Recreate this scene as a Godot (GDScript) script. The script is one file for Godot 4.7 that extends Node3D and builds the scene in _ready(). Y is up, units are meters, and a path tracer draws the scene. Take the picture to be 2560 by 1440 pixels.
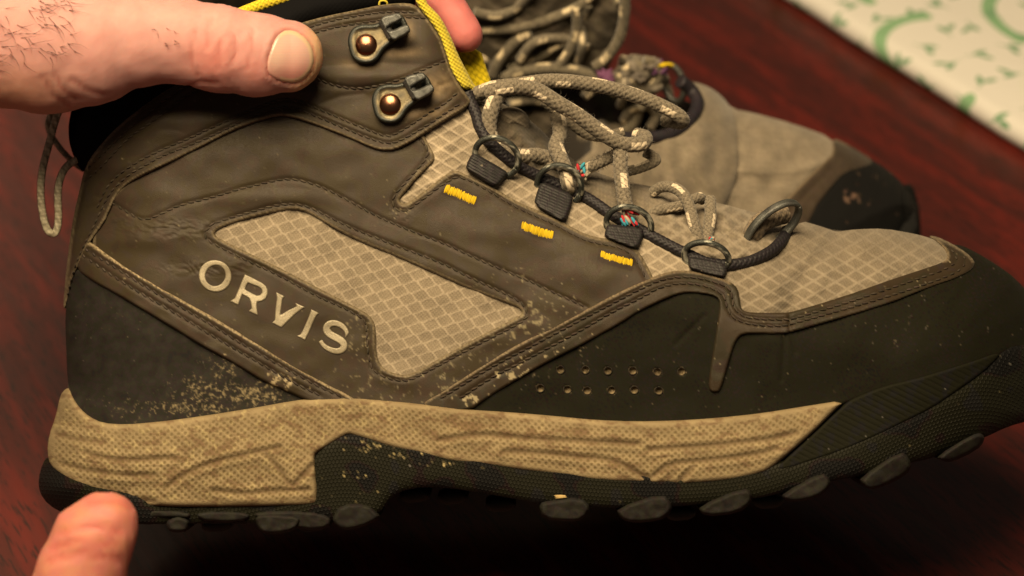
extends Node3D
# A worn hiking boot held over a dark wooden table, its pair and a printed table runner behind.
# Drawing units: the side of the boot is drafted in units of 0.12 mm on its middle plane (x to the toe, y down, z out towards the viewer's side).
const K := 0.00012
const DIST := 5000.0
const TILT := 35.0
const TABLE_Y := -0.0835
var lean := Basis(Vector3.RIGHT, deg_to_rad(-TILT))
var M := {}
var rng := RandomNumberGenerator.new()
var nz := FastNoiseLite.new()      # broad
var nf := FastNoiseLite.new()      # fine
var ns := FastNoiseLite.new()      # specks
var nd := FastNoiseLite.new()      # dirt, several octaves
# base relief of the near boot
var bx0 := 40.0
var by0 := -200.0
var bstep := 10.0
var bnx := 268
var bny := 158
var bh := PackedFloat32Array()
var counts := {}

# ------------------------------------------------------------------ small helpers
func pl(s: String) -> PackedVector2Array:
	var out := PackedVector2Array()
	for w in s.split(" ", false):
		var c := w.split(",")
		out.append(Vector2(float(c[0]), float(c[1])))
	return out

func pl3(s: String) -> Array:
	var out := []
	for w in s.split(" ", false):
		var c := w.split(",")
		out.append(Vector3(float(c[0]), float(c[1]), float(c[2])))
	return out

func cut(p: PackedVector2Array, n: int, closed := true) -> PackedVector2Array:
	for k in n:
		var q := PackedVector2Array()
		var m := p.size()
		if not closed:
			q.append(p[0])
		for i in (m if closed else m - 1):
			var a := p[i]
			var b := p[(i + 1) % m]
			q.append(a.lerp(b, 0.25))
			q.append(a.lerp(b, 0.75))
		if not closed:
			q.append(p[m - 1])
		p = q
	return p

func pt(x: float, y: float, z: float) -> Vector3:
	var f := (DIST - z) / DIST
	return Vector3((x - 1280.0) * f, (720.0 - y) * f, z) * K

func lin(r: float, g: float, b: float) -> Color:
	return Color(r, g, b)

func add(called: String, mesh: Mesh, mat: Material, parent: Node) -> MeshInstance3D:
	var o := MeshInstance3D.new()
	o.name = called
	o.mesh = mesh
	o.material_override = mat
	parent.add_child(o, true)
	return o

func thing(called: String, label: String, category: String, group := "") -> Node3D:
	var o := Node3D.new()
	o.name = called
	add_child(o, true)
	o.set_meta("label", label)
	o.set_meta("category", category)
	if group != "":
		o.set_meta("group", group)
	return o

func sm(a: float, b: float, x: float) -> float:
	return smoothstep(a, b, x)

func hsh(a: int, b: int) -> float:
	var n := (a * 374761393 + b * 668265263) & 0x7fffffff
	n = ((n ^ (n >> 13)) * 1274126177) & 0x7fffffff
	return float((n ^ (n >> 16)) & 0xffff) / 65535.0

func noise_tex(kind: int, freq: float, size: int, oct: int, seed_: int, ramp: Gradient = null, normal := false) -> NoiseTexture2D:
	var n := FastNoiseLite.new()
	n.noise_type = kind
	n.frequency = freq
	n.fractal_octaves = oct
	n.seed = seed_
	if kind == FastNoiseLite.TYPE_CELLULAR:
		n.cellular_return_type = FastNoiseLite.RETURN_DISTANCE2_SUB
	var t := NoiseTexture2D.new()
	t.width = size
	t.height = size
	t.seamless = true
	t.noise = n
	t.as_normal_map = normal
	if ramp:
		t.color_ramp = ramp
	return t

func grad(offs: Array, cols: Array) -> Gradient:
	var g := Gradient.new()
	g.offsets = PackedFloat32Array(offs)
	g.colors = PackedColorArray(cols)
	return g

func mat(col: Color, rough: float, spec := 0.5, vc := true) -> StandardMaterial3D:
	var m := StandardMaterial3D.new()
	m.albedo_color = col
	m.roughness = rough
	m.metallic_specular = spec
	m.vertex_color_use_as_albedo = vc
	return m

func bump(m: StandardMaterial3D, tex: Texture2D, cm: float, scale: Vector3, tri := false) -> StandardMaterial3D:
	m.heightmap_enabled = true
	m.heightmap_texture = tex
	m.heightmap_scale = cm
	m.uv1_scale = scale
	m.uv1_triplanar = tri
	return m

# ------------------------------------------------------------------ distance fields over a drafting grid
func splat(f: PackedFloat32Array, x0: float, y0: float, st: float, nx: int, ny: int, p: PackedVector2Array, closed: bool, rad: float) -> PackedFloat32Array:
	var m := p.size()
	for i in (m if closed else m - 1):
		var a := p[i]
		var b := p[(i + 1) % m]
		var ab := b - a
		var l2 := maxf(ab.length_squared(), 1e-6)
		var i0 := maxi(0, int((minf(a.x, b.x) - rad - x0) / st))
		var i1 := mini(nx - 1, int((maxf(a.x, b.x) + rad - x0) / st) + 1)
		var j0 := maxi(0, int((minf(a.y, b.y) - rad - y0) / st))
		var j1 := mini(ny - 1, int((maxf(a.y, b.y) + rad - y0) / st) + 1)
		for j in range(j0, j1 + 1):
			var py := y0 + j * st - a.y
			for k in range(i0, i1 + 1):
				var px := x0 + k * st - a.x
				var t := clampf((px * ab.x + py * ab.y) / l2, 0.0, 1.0)
				var dx := px - ab.x * t
				var dy := py - ab.y * t
				var d := dx * dx + dy * dy
				var id := j * nx + k
				if d < f[id] * f[id]:
					f[id] = sqrt(d)
	return f

func base(x: float, y: float) -> float:
	var fx := clampf((x - bx0) / bstep, 1.0, bnx - 3.001)
	var fy := clampf((y - by0) / bstep, 1.0, bny - 3.001)
	var i := int(fx)
	var j := int(fy)
	var u := fx - i
	var v := fy - j
	# cubic B-spline: smooth normals
	var u2 := u * u
	var u3 := u2 * u
	var a0 := (1.0 - 3.0 * u + 3.0 * u2 - u3) / 6.0
	var a1 := (4.0 - 6.0 * u2 + 3.0 * u3) / 6.0
	var a2 := (1.0 + 3.0 * u + 3.0 * u2 - 3.0 * u3) / 6.0
	var a3 := u3 / 6.0
	var v2 := v * v
	var v3 := v2 * v
	var b0 := (1.0 - 3.0 * v + 3.0 * v2 - v3) / 6.0
	var b1 := (4.0 - 6.0 * v2 + 3.0 * v3) / 6.0
	var b2 := (1.0 + 3.0 * v + 3.0 * v2 - 3.0 * v3) / 6.0
	var b3 := v3 / 6.0
	var k := (j - 1) * bnx + i - 1
	var s := b0 * (a0 * bh[k] + a1 * bh[k + 1] + a2 * bh[k + 2] + a3 * bh[k + 3])
	k += bnx
	s += b1 * (a0 * bh[k] + a1 * bh[k + 1] + a2 * bh[k + 2] + a3 * bh[k + 3])
	k += bnx
	s += b2 * (a0 * bh[k] + a1 * bh[k + 1] + a2 * bh[k + 2] + a3 * bh[k + 3])
	k += bnx
	s += b3 * (a0 * bh[k] + a1 * bh[k + 1] + a2 * bh[k + 2] + a3 * bh[k + 3])
	return s

# The rounded body of the boot: half width over the middle plane, falling to nothing along heel line and ridge line.
func make_base() -> void:
	var back := pl3("330,-200,230 250,120,220 190,300,210 180,390,210 202,440,210 194,510,215 176,590,220 165,670,235 158,770,240 162,880,240 166,960,240 146,1000,235 138,1050,230 118,1100,230 112,1150,230 90,1200,230 92,1240,230 115,1275,230 170,1330,230 190,1400,230")
	var ridge := pl3("1130,-200,150 1190,60,150 1240,210,170 1330,275,200 1420,385,240 1520,435,270 1640,462,300 1800,500,320 1950,545,330 2040,552,330 2090,570,325 2150,560,330 2220,560,340 2300,580,350 2380,602,360 2440,622,370 2496,656,380 2543,690,390 2594,756,400 2632,850,400 2648,960,400 2640,1060,390 2600,1130,380 2560,1180,370 2400,1330,350")
	var wx := [0.0, 160.0, 500.0, 900.0, 1250.0, 1600.0, 2000.0, 2300.0, 2700.0]
	var ww := [270.0, 275.0, 295.0, 300.0, 325.0, 375.0, 405.0, 395.0, 370.0]
	bh.resize(bnx * bny)
	for j in bny:
		var y := by0 + j * bstep
		for i in bnx:
			var x := bx0 + i * bstep
			var k := 0
			while k < 7 and x > wx[k + 1]:
				k += 1
			var t := clampf((x - wx[k]) / (wx[k + 1] - wx[k]), 0.0, 1.0)
			var w: float = lerpf(ww[k], ww[k + 1], t * t * (3.0 - 2.0 * t))
			w *= 1.0 - 0.17 * sm(900.0, 100.0, y)
			w *= 1.0 + 0.05 * sm(980.0, 1200.0, y)
			var best := 1.0
			for line in [back, ridge]:
				for s in range(line.size() - 1):
					var a: Vector3 = line[s]
					var b: Vector3 = line[s + 1]
					if absf(x - (a.x + b.x) * 0.5) > 560.0 or absf(y - (a.y + b.y) * 0.5) > 560.0:
						continue
					var ab := Vector2(b.x - a.x, b.y - a.y)
					var ap := Vector2(x - a.x, y - a.y)
					var q := clampf(ap.dot(ab) / ab.length_squared(), 0.0, 1.0)
					var d := (ap - ab * q).length()
					# to the right of the heel line, left/below of the ridge line is inside
					var side := ab.x * ap.y - ab.y * ap.x
					var r := d / lerpf(a.z, b.z, q)
					if r < best:
						best = r
			var e := 1.0 - best
			bh[j * bnx + i] = w * sqrt(maxf(0.0, 1.0 - e * e))
	# nothing outside the outline
	var rim := PackedVector2Array()
	for v in back:
		rim.append(Vector2(v.x, v.y))
	for s in range(ridge.size() - 1, -1, -1):
		rim.append(Vector2(ridge[s].x, ridge[s].y))
	for j in bny:
		for i in bnx:
			if not Geometry2D.is_point_in_polygon(Vector2(bx0 + i * bstep, by0 + j * bstep), rim):
				bh[j * bnx + i] = 0.0

# One sheet of the boot: outline(s) cut from the drafting plane, laid on the body, given thickness, grooves and colour.
# top/col get (x, y, distance to the edge, distance to the nearest seam, distance to the nearest crease)
func relief(outline: Array, o: Dictionary) -> ArrayMesh:
	var st: float = o.get("step", 4.0)
	var top: Callable = o.top
	var col: Callable = o.col
	var on: Callable = o.get("base", base)
	var skirt: float = o.get("skirt", 10.0)
	var lo := Vector2(1e9, 1e9)
	var hi := -lo
	for p in outline:
		for v in p:
			lo = lo.min(v)
			hi = hi.max(v)
	var x0 := lo.x - st * 1.37
	var y0 := lo.y - st * 1.61
	var nx := int((hi.x - x0) / st) + 3
	var ny := int((hi.y - y0) / st) + 3
	var sd := PackedFloat32Array()
	sd.resize(nx * ny)
	sd.fill(o.get("reach", 40.0))
	for p in outline:
		sd = splat(sd, x0, y0, st, nx, ny, p, true, o.get("reach", 40.0))
	var gr := PackedFloat32Array()
	gr.resize(nx * ny)
	gr.fill(14.0)
	for p in o.get("seams", []):
		gr = splat(gr, x0, y0, st, nx, ny, p, false, 14.0)
	var cr := PackedFloat32Array()
	cr.resize(nx * ny)
	cr.fill(60.0)
	for p in o.get("creases", []):
		cr = splat(cr, x0, y0, st, nx, ny, p, false, 60.0)
	# inside or not, by rows
	for j in ny:
		var y := y0 + j * st
		var xs := PackedFloat32Array()
		for p in outline:
			var m: int = p.size()
			for i in m:
				var a: Vector2 = p[i]
				var b: Vector2 = p[(i + 1) % m]
				if (a.y <= y) != (b.y <= y):
					xs.append(a.x + (y - a.y) / (b.y - a.y) * (b.x - a.x))
		xs.sort()
		var c := 0
		var inside := false
		for i in nx:
			var x := x0 + i * st
			while c < xs.size() and xs[c] <= x:
				inside = not inside
				c += 1
			if not inside:
				sd[j * nx + i] = -maxf(sd[j * nx + i], 0.001)
	var pos := PackedVector3Array()
	var nor := PackedVector3Array()
	var cols := PackedColorArray()
	var uvs := PackedVector2Array()
	var idx := PackedInt32Array()
	var raw := PackedVector3Array()
	var nid := PackedInt32Array()
	nid.resize(nx * ny)
	nid.fill(-1)
	var eh := nid.duplicate()
	var ev := nid.duplicate()
	var rim := PackedInt32Array()
	var us: float = o.get("uv", 0.01)
	var uvf: Callable = o.get("uvf", func(x, y): return Vector2(x, y) * us)
	for j in ny:
		for i in nx:
			var q := j * nx + i
			for kind in 3:
				var x := x0 + i * st
				var y := y0 + j * st
				var d := sd[q]
				var g := gr[q]
				var h := cr[q]
				if kind == 0:
					if d <= 0.0:
						continue
					nid[q] = pos.size()
				else:
					if (kind == 1 and i == nx - 1) or (kind == 2 and j == ny - 1):
						continue
					var q2 := q + 1 if kind == 1 else q + nx
					var d2 := sd[q2]
					if (d > 0.0) == (d2 > 0.0):
						continue
					var t := d / (d - d2)
					g = lerpf(g, gr[q2], t)
					h = lerpf(h, cr[q2], t)
					if kind == 1:
						x += t * st
						eh[q] = pos.size()
					else:
						y += t * st
						ev[q] = pos.size()
					d = 0.0
				var z: float = on.call(x, y) + top.call(x, y, d, g, h)
				pos.append(pt(x, y, z))
				raw.append(Vector3(x, y, z))
				cols.append(col.call(x, y, d, g, h))
				uvs.append(uvf.call(x, y))
	nor.resize(pos.size())
	for j in ny - 1:
		for i in nx - 1:
			var q := j * nx + i
			var c0 := sd[q] > 0.0
			var c1 := sd[q + 1] > 0.0
			var c2 := sd[q + nx + 1] > 0.0
			var c3 := sd[q + nx] > 0.0
			if not (c0 or c1 or c2 or c3):
				continue
			var f := PackedInt32Array()
			var ed := PackedByteArray()
			if c0:
				f.append(nid[q]); ed.append(0)
			if c0 != c1:
				f.append(eh[q]); ed.append(1)
			if c1:
				f.append(nid[q + 1]); ed.append(0)
			if c1 != c2:
				f.append(ev[q + 1]); ed.append(1)
			if c2:
				f.append(nid[q + nx + 1]); ed.append(0)
			if c2 != c3:
				f.append(eh[q + nx]); ed.append(1)
			if c3:
				f.append(nid[q + nx]); ed.append(0)
			if c3 != c0:
				f.append(ev[q]); ed.append(1)
			var m := f.size()
			for k in range(1, m - 1):
				var a := f[0]
				var b := f[k]
				var c := f[k + 1]
				idx.append(a)
				idx.append(b)
				idx.append(c)
				var n := (pos[c] - pos[a]).cross(pos[b] - pos[a])
				nor[a] += n
				nor[b] += n
				nor[c] += n
			for k in m:
				if ed[k] and ed[(k + 1) % m]:
					# outline crosses from f[k] to f[k+1] when the corner between is outside
					rim.append(f[k])
					rim.append(f[(k + 1) % m])
	for k in nor.size():
		nor[k] = nor[k].normalized()
	if skirt > 0.0:
		var thick: float = o.get("through", 0.0)
		for k in range(0, rim.size(), 2):
			var a := rim[k]
			var b := rim[k + 1]
			var e := pos[b] - pos[a]
			if e.length_squared() < 1e-14:
				continue
			var n := Vector3(-e.y, e.x, 0.0).normalized()
			var s := pos.size()
			for v in [a, b]:
				pos.append(pos[v])
				var low := pos[v]
				low.z -= skirt * K
				if thick > 0.0:
					low.z = -raw[v].z * K * thick
				pos.append(low)
				for w in 2:
					nor.append(n)
					cols.append(o.get("edge", cols[v]))
					uvs.append(uvs[v])
			for v in [s, s + 1, s + 2, s + 2, s + 1, s + 3]:
				idx.append(v)
	var arr := []
	arr.resize(Mesh.ARRAY_MAX)
	arr[Mesh.ARRAY_VERTEX] = pos
	arr[Mesh.ARRAY_NORMAL] = nor
	arr[Mesh.ARRAY_COLOR] = cols
	arr[Mesh.ARRAY_TEX_UV] = uvs
	arr[Mesh.ARRAY_INDEX] = idx
	var mesh := ArrayMesh.new()
	mesh.add_surface_from_arrays(Mesh.PRIMITIVE_TRIANGLES, arr)
	return mesh

# ------------------------------------------------------------------ collecting raw shapes
class Pile:
	var pos := PackedVector3Array()
	var nor := PackedVector3Array()
	var col := PackedColorArray()
	var uv := PackedVector2Array()
	var idx := PackedInt32Array()
	func mesh() -> ArrayMesh:
		var arr := []
		arr.resize(Mesh.ARRAY_MAX)
		arr[Mesh.ARRAY_VERTEX] = pos
		arr[Mesh.ARRAY_NORMAL] = nor
		arr[Mesh.ARRAY_COLOR] = col
		arr[Mesh.ARRAY_TEX_UV] = uv
		arr[Mesh.ARRAY_INDEX] = idx
		var m := ArrayMesh.new()
		m.add_surface_from_arrays(Mesh.PRIMITIVE_TRIANGLES, arr)
		return m
	func smooth_from(v0: int, i0: int) -> void:
		for k in range(v0, nor.size()):
			nor[k] = Vector3.ZERO
		for k in range(i0, idx.size(), 3):
			var a := idx[k]
			var b := idx[k + 1]
			var c := idx[k + 2]
			var n := (pos[c] - pos[a]).cross(pos[b] - pos[a])
			nor[a] += n
			nor[b] += n
			nor[c] += n
		for k in range(v0, nor.size()):
			nor[k] = nor[k].normalized()
	# a lozenge of thread: long axis a, across b, out c
	func grain(o: Vector3, a: Vector3, b: Vector3, c: Vector3, colour: Color, seg := 6, rings := 4) -> void:
		var v0 := pos.size()
		for i in rings + 1:
			var t := PI * i / rings
			for j in seg:
				var u := TAU * j / seg
				var n := Vector3(cos(t), sin(t) * cos(u), sin(t) * sin(u))
				pos.append(o + a * n.x + b * n.y + c * n.z)
				nor.append((a.normalized() * n.x * b.length() / a.length() + b.normalized() * n.y + c.normalized() * n.z).normalized())
				col.append(colour)
				uv.append(Vector2(u, t))
		for i in rings:
			for j in seg:
				var p := v0 + i * seg + j
				var q := v0 + i * seg + (j + 1) % seg
				for w in [p, q, p + seg, q, q + seg, p + seg]:
					idx.append(w)

func spline(p: Array, step: float) -> PackedVector3Array:
	var c := Curve3D.new()
	c.bake_interval = step
	var n := p.size()
	for i in n:
		var a: Vector3 = p[maxi(i - 1, 0)]
		var b: Vector3 = p[mini(i + 1, n - 1)]
		var t := (b - a) / 6.0
		if i == 0 or i == n - 1:
			t *= 0.5
		c.add_point(p[i], -t, t)
	return c.get_baked_points()

# swept tube; shape(angle, along) -> radius factor, tint(angle, along) -> colour
func tube(pile: Pile, path: PackedVector3Array, r: float, sides: int, shape: Callable, tint: Callable, flat := 1.0, taper := 0.0) -> void:
	var v0 := pile.pos.size()
	var i0 := pile.idx.size()
	var n := path.size()
	var dir := (path[1] - path[0]).normalized()
	var up := Vector3.BACK if absf(dir.z) < 0.9 else Vector3.UP
	up = (up - dir * up.dot(dir)).normalized()
	var along := 0.0
	for i in n:
		var d := (path[mini(i + 1, n - 1)] - path[maxi(i - 1, 0)]).normalized()
		up = (up - d * up.dot(d)).normalized()
		var sd := d.cross(up)
		if i > 0:
			along += (path[i] - path[i - 1]).length()
		var endr := 1.0
		if taper > 0.0:
			var s := minf(i, n - 1 - i) / float(n - 1) * (path[0].distance_to(path[n - 1]) * 0.0 + n * (path[1] - path[0]).length())
			if s < taper:
				endr = sqrt(maxf(0.02, 1.0 - (1.0 - s / taper) * (1.0 - s / taper)))
		for j in sides:
			var a := TAU * j / sides
			var q: float = r * endr * shape.call(a, along, i / float(n - 1))
			pile.pos.append(path[i] + (up * cos(a) * flat + sd * sin(a)) * q)
			pile.nor.append(Vector3.UP)
			pile.col.append(tint.call(a, along, i / float(n - 1)))
			pile.uv.append(Vector2(a / TAU, along * 100.0))
	for i in n - 1:
		for j in sides:
			var p := v0 + i * sides + j
			var q := v0 + i * sides + (j + 1) % sides
			for w in [p, p + sides, q, q, p + sides, q + sides]:
				pile.idx.append(w)
	for e in 2:
		var s := v0 + e * (n - 1) * sides
		for j in range(1, sides - 1):
			for w in ([s, s + j, s + j + 1] if e == 0 else [s, s + j + 1, s + j]):
				pile.idx.append(w)
	pile.smooth_from(v0, i0)

func rope(pile: Pile, pts: Array, r: float, seed_: int, fine := true, gaps := 90.0, pale := Color(0.56, 0.48, 0.36), body := Color(0.165, 0.142, 0.108)) -> void:
	var p := []
	for v in pts:
		p.append(pt(v.x, v.y, v.z))
	var path := spline(p, (2.4 if fine else 9.0) * K)
	var sides := 44 if fine else 14
	var pitch := r * 0.95 * K
	var shape := func(a, s, _t):
		if not fine:
			return 1.0
		var u: float = a * 6.0 / TAU
		var v: float = s / pitch
		var w1 := absf(sin(PI * (u + v)))
		var w2 := absf(sin(PI * (u - v)))
		return 0.90 + 0.13 * maxf(w1, w2) * minf(1.0, w1 + w2) + 0.05 * nz.get_noise_2d(s / K * 1.5, seed_ * 40.0)
	var tint := func(a, s, _t):
		var u: float = a * 6.0 / TAU
		var v: float = s / pitch
		var ia := int(floor(u + v + 100.0))
		var cell := int(floor(s / (gaps * K) + float(seed_) * 0.37))
		var f = s / (gaps * K) + float(seed_) * 0.37 - cell
		var spot := fposmod(a / TAU + cell * 0.37 + hsh(cell, seed_) * 0.2, 1.0)
		var n := nf.get_noise_2d(s / K * 2.2, a * 25.0 + seed_ * 50.0)
		var c := body * (0.92 + 0.5 * n)
		var w1 := absf(sin(PI * (u + v)))
		if fine and minf(w1, absf(sin(PI * (u - v)))) < 0.22:
			c = c * 0.62
		if f < 0.42 and (spot < 0.16 or (spot > 0.5 and spot < 0.62)) and (ia % 2 == 0 or w1 > 0.35):
			c = pale * (0.9 + 0.3 * n)
		c.a = 1.0
		return c
	tube(pile, path, r * K, sides, shape, tint, 1.0, 0.0)

func fuzz(pile: Pile, pts: Array, r: float, many: int, longest: float, colour: Color) -> void:
	var p := []
	for v in pts:
		p.append(pt(v.x, v.y, v.z))
	var path := spline(p, 6.0 * K)
	for k in many:
		var i := rng.randi_range(1, path.size() - 2)
		var d := (path[i + 1] - path[i]).normalized()
		var o := Vector3(rng.randf_range(-1, 1), rng.randf_range(-1, 1), rng.randf_range(-1, 1))
		o = (o - d * o.dot(d)).normalized()
		var a := path[i] + o * r * K * 0.95
		var l := longest * K * rng.randf_range(0.3, 1.0)
		var b := a + (o + d * rng.randf_range(-1.2, 1.2)).normalized() * l
		hair(pile, [a, a.lerp(b, 0.5) + d * l * 0.15, b], 0.45 * K, colour)

func hair(pile: Pile, p: Array, r: float, colour: Color) -> void:
	var v0 := pile.pos.size()
	var n := p.size()
	for i in n:
		var d: Vector3 = (p[mini(i + 1, n - 1)] - p[maxi(i - 1, 0)]).normalized()
		var s := d.cross(Vector3(0.3, 0.2, 0.93)).normalized()
		var u := d.cross(s)
		var q := r * (1.0 - 0.85 * i / (n - 1.0))
		for j in 3:
			var a := TAU * j / 3.0
			var o := s * cos(a) + u * sin(a)
			pile.pos.append(p[i] + o * q)
			pile.nor.append(o)
			pile.col.append(colour)
			pile.uv.append(Vector2.ZERO)
	for i in n - 1:
		for j in 3:
			var a := v0 + i * 3 + j
			var b := v0 + i * 3 + (j + 1) % 3
			for w in [a, b, a + 3, b, b + 3, a + 3]:
				pile.idx.append(w)

# threads of a seam, each a short lozenge lying in its groove
func stitches(parent: Node, lines: Array, off: float, pitch: float, colour: Color, swell: Callable) -> void:
	var pile := Pile.new()
	for line in lines:
		var s := 0.0
		for i in line.size() - 1:
			var a: Vector2 = line[i]
			var b: Vector2 = line[i + 1]
			var l := a.distance_to(b)
			while s < l:
				var c := a.lerp(b, s / l)
				var d := (b - a) / l
				d = d.rotated(0.22)
				var z: float = base(c.x, c.y) + off + swell.call(c.x, c.y)
				var e := 4.0
				var sx := (base(c.x + e, c.y) - base(c.x - e, c.y)) / (2.0 * e)
				var sy := (base(c.x, c.y + e) - base(c.x, c.y - e)) / (2.0 * e)
				var ax := Vector3(d.x, -d.y, d.x * sx + d.y * sy).normalized()
				var nn := Vector3(-sx, sy, 1.0).normalized()
				var k := colour * rng.randf_range(0.65, 1.35)
				k.a = 1.0
				pile.grain(pt(c.x, c.y, z), ax * pitch * 0.43 * K, nn.cross(ax) * 2.7 * K, nn * 2.9 * K, k)
				s += pitch * rng.randf_range(0.94, 1.06)
			s -= l
	var o := add("stitching", pile.mesh(), M.thread, parent)
	o.set_meta("kind", "stuff")

func _ready() -> void:
	# ---------------- camera, light, exposure
	var cam := Camera3D.new()
	cam.name = "camera"
	cam.projection = Camera3D.PROJECTION_FRUSTUM
	cam.near = 0.05
	cam.far = 20.0
	cam.basis = lean
	cam.position = lean * Vector3(0, 0, DIST * K)
	var look := CameraAttributesPhysical.new()
	look.frustum_focal_length = 50.0
	look.frustum_near = 0.05
	look.frustum_far = 20.0
	look.frustum_focus_distance = DIST * K - 0.031
	look.exposure_aperture = 7.0
	cam.attributes = look
	cam.size = 2.0 * cam.near * (720.0 / DIST)
	add_child(cam)
	cam.current = true
	var env := Environment.new()
	env.background_mode = Environment.BG_COLOR
	env.background_color = Color(0.31, 0.275, 0.24)
	env.background_energy_multiplier = 1.0
	env.tonemap_mode = Environment.TONE_MAPPER_LINEAR
	env.tonemap_exposure = 1.0
	env.sdfgi_enabled = true
	env.ssao_enabled = true
	env.ssil_enabled = true
	var we := WorldEnvironment.new()
	we.name = "room_air"
	we.environment = env
	add_child(we)
	var key := AreaLight3D.new()
	key.name = "ceiling_lamp_light"
	key.area_size = Vector2(0.5, 0.5)
	key.light_color = Color(1.0, 0.885, 0.70)
	key.light_energy = 2.0
	key.area_range = 6.0
	key.shadow_enabled = true
	add_child(key)
	key.look_at_from_position(Vector3(-0.15, 0.79, 0.21), Vector3(-0.02, 0.0, 0.0), Vector3.FORWARD)

	var wall := AreaLight3D.new()
	wall.name = "far_wall_lamp_light"
	wall.area_size = Vector2(0.7, 0.5)
	wall.light_color = Color(1.0, 0.86, 0.70)
	wall.light_energy = 0.12
	wall.area_range = 6.0
	wall.shadow_enabled = true
	add_child(wall)
	wall.look_at_from_position(Vector3(-0.75, 0.62, -1.05), Vector3(-0.2, -0.08, 0.0), Vector3.UP)

	rng.seed = 11
	nz.noise_type = FastNoiseLite.TYPE_SIMPLEX_SMOOTH
	nz.frequency = 0.006
	nz.fractal_octaves = 2
	nz.seed = 3
	nf.noise_type = FastNoiseLite.TYPE_SIMPLEX_SMOOTH
	nf.frequency = 0.09
	nf.fractal_octaves = 2
	nf.seed = 5
	ns.noise_type = FastNoiseLite.TYPE_VALUE
	ns.frequency = 0.11
	ns.fractal_octaves = 1
	ns.seed = 9
	nd.noise_type = FastNoiseLite.TYPE_SIMPLEX_SMOOTH
	nd.frequency = 0.02
	nd.fractal_octaves = 5
	nd.fractal_gain = 0.62
	nd.seed = 21
	var t0 := Time.get_ticks_msec()
	materials()
	make_base()
	table()
	runner()
	print("base ", Time.get_ticks_msec() - t0)
	near_boot()
	print("boot ", Time.get_ticks_msec() - t0)
	far_boot()
	hands()
	splinter()
	print("all ", Time.get_ticks_msec() - t0)

# ------------------------------------------------------------------ materials
func materials() -> void:
	var pores := noise_tex(FastNoiseLite.TYPE_CELLULAR, 0.06, 512, 2, 4)
	var soft := noise_tex(FastNoiseLite.TYPE_SIMPLEX_SMOOTH, 0.03, 512, 4, 8)
	var weave := Image.create(64, 64, false, Image.FORMAT_RGB8)
	for y in 64:
		for x in 64:
			var a := absf(sin(PI * (x + y) / 16.0)) * absf(sin(PI * (x - y) / 16.0))
			var v := 0.35 + 0.65 * a
			weave.set_pixel(x, y, Color(v, v, v))
	var wt := ImageTexture.create_from_image(weave)
	var hex := Image.create(96, 96, false, Image.FORMAT_RGB8)
	for y in 96:
		for x in 96:
			# honeycomb pits, rows of 16 by half-offset columns
			var best := 99.0
			var second := 99.0
			for k in range(-1, 8):
				for l in range(-1, 8):
					var cx := k * 16.0 + (8.0 if posmod(l, 2) == 1 else 0.0)
					var cy := l * 16.0
					var d := Vector2(x - cx, (y - cy) * 0.87).length()
					if d < best:
						second = best
						best = d
					elif d < second:
						second = d
			var v := 1.0 - sm(1.0, 5.0, second - best)
			hex.set_pixel(x, y, Color(v, v, v))
	var ht := ImageTexture.create_from_image(hex)
	M.leather = bump(mat(Color.WHITE, 0.46, 0.26), pores, 0.006, Vector3(1.1, 1.1, 1))
	M.cloth = bump(mat(Color.WHITE, 0.92, 0.2), wt, 0.008, Vector3(2.6, 2.6, 1))
	M.cloth.rim_enabled = true
	M.cloth.rim = 0.25
	M.rubber = bump(mat(Color.WHITE, 0.7, 0.2), pores, 0.005, Vector3(2.0, 2.0, 1))
	M.foam = bump(mat(Color.WHITE, 0.85, 0.25), soft, 0.008, Vector3(1.5, 1.5, 1))
	M.sole = bump(mat(Color.WHITE, 0.6, 0.25), ht, 0.02, Vector3(1.75, 1.75, 1))
	M.lug = bump(mat(Color.WHITE, 0.66, 0.25), pores, 0.012, Vector3(1.2, 1.2, 1))
	M.thread = mat(Color.WHITE, 0.75, 0.3)
	M.lace = mat(Color.WHITE, 0.95, 0.15)
	M.lace.rim_enabled = true
	M.lace.rim = 0.35
	M.web = mat(Color.WHITE, 0.6, 0.4)
	M.lining = bump(mat(Color(0.07, 0.07, 0.075), 0.95, 0.08, false), wt, 0.006, Vector3(2, 2, 1))
	M.foil = bump(mat(Color.WHITE, 0.42, 0.6), soft, 0.006, Vector3(2, 2, 1))
	M.foil.metallic = 0.25
	M.iron = bump(mat(Color.WHITE, 0.42, 0.5), soft, 0.006, Vector3(2, 2, 1))
	M.iron.metallic = 0.55
	M.copper = mat(Color(0.52, 0.37, 0.29), 0.26, 0.5, false)
	M.copper.metallic = 1.0
	M.knit = mat(Color.WHITE, 0.85, 0.25)
	M.knit.rim_enabled = true
	M.knit.rim = 0.2
	M.skin = bump(mat(Color.WHITE, 0.5, 0.4), pores, 0.006, Vector3(170, 170, 170), true)
	M.skin.subsurf_scatter_enabled = true
	M.skin.subsurf_scatter_strength = 0.25
	M.nail = mat(Color.WHITE, 0.27, 0.5)
	M.nail.subsurf_scatter_enabled = true
	M.nail.subsurf_scatter_strength = 0.1
	M.hair = mat(Color.WHITE, 0.5, 0.4)
	M.frayed = mat(Color.WHITE, 0.9, 0.2)

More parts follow.
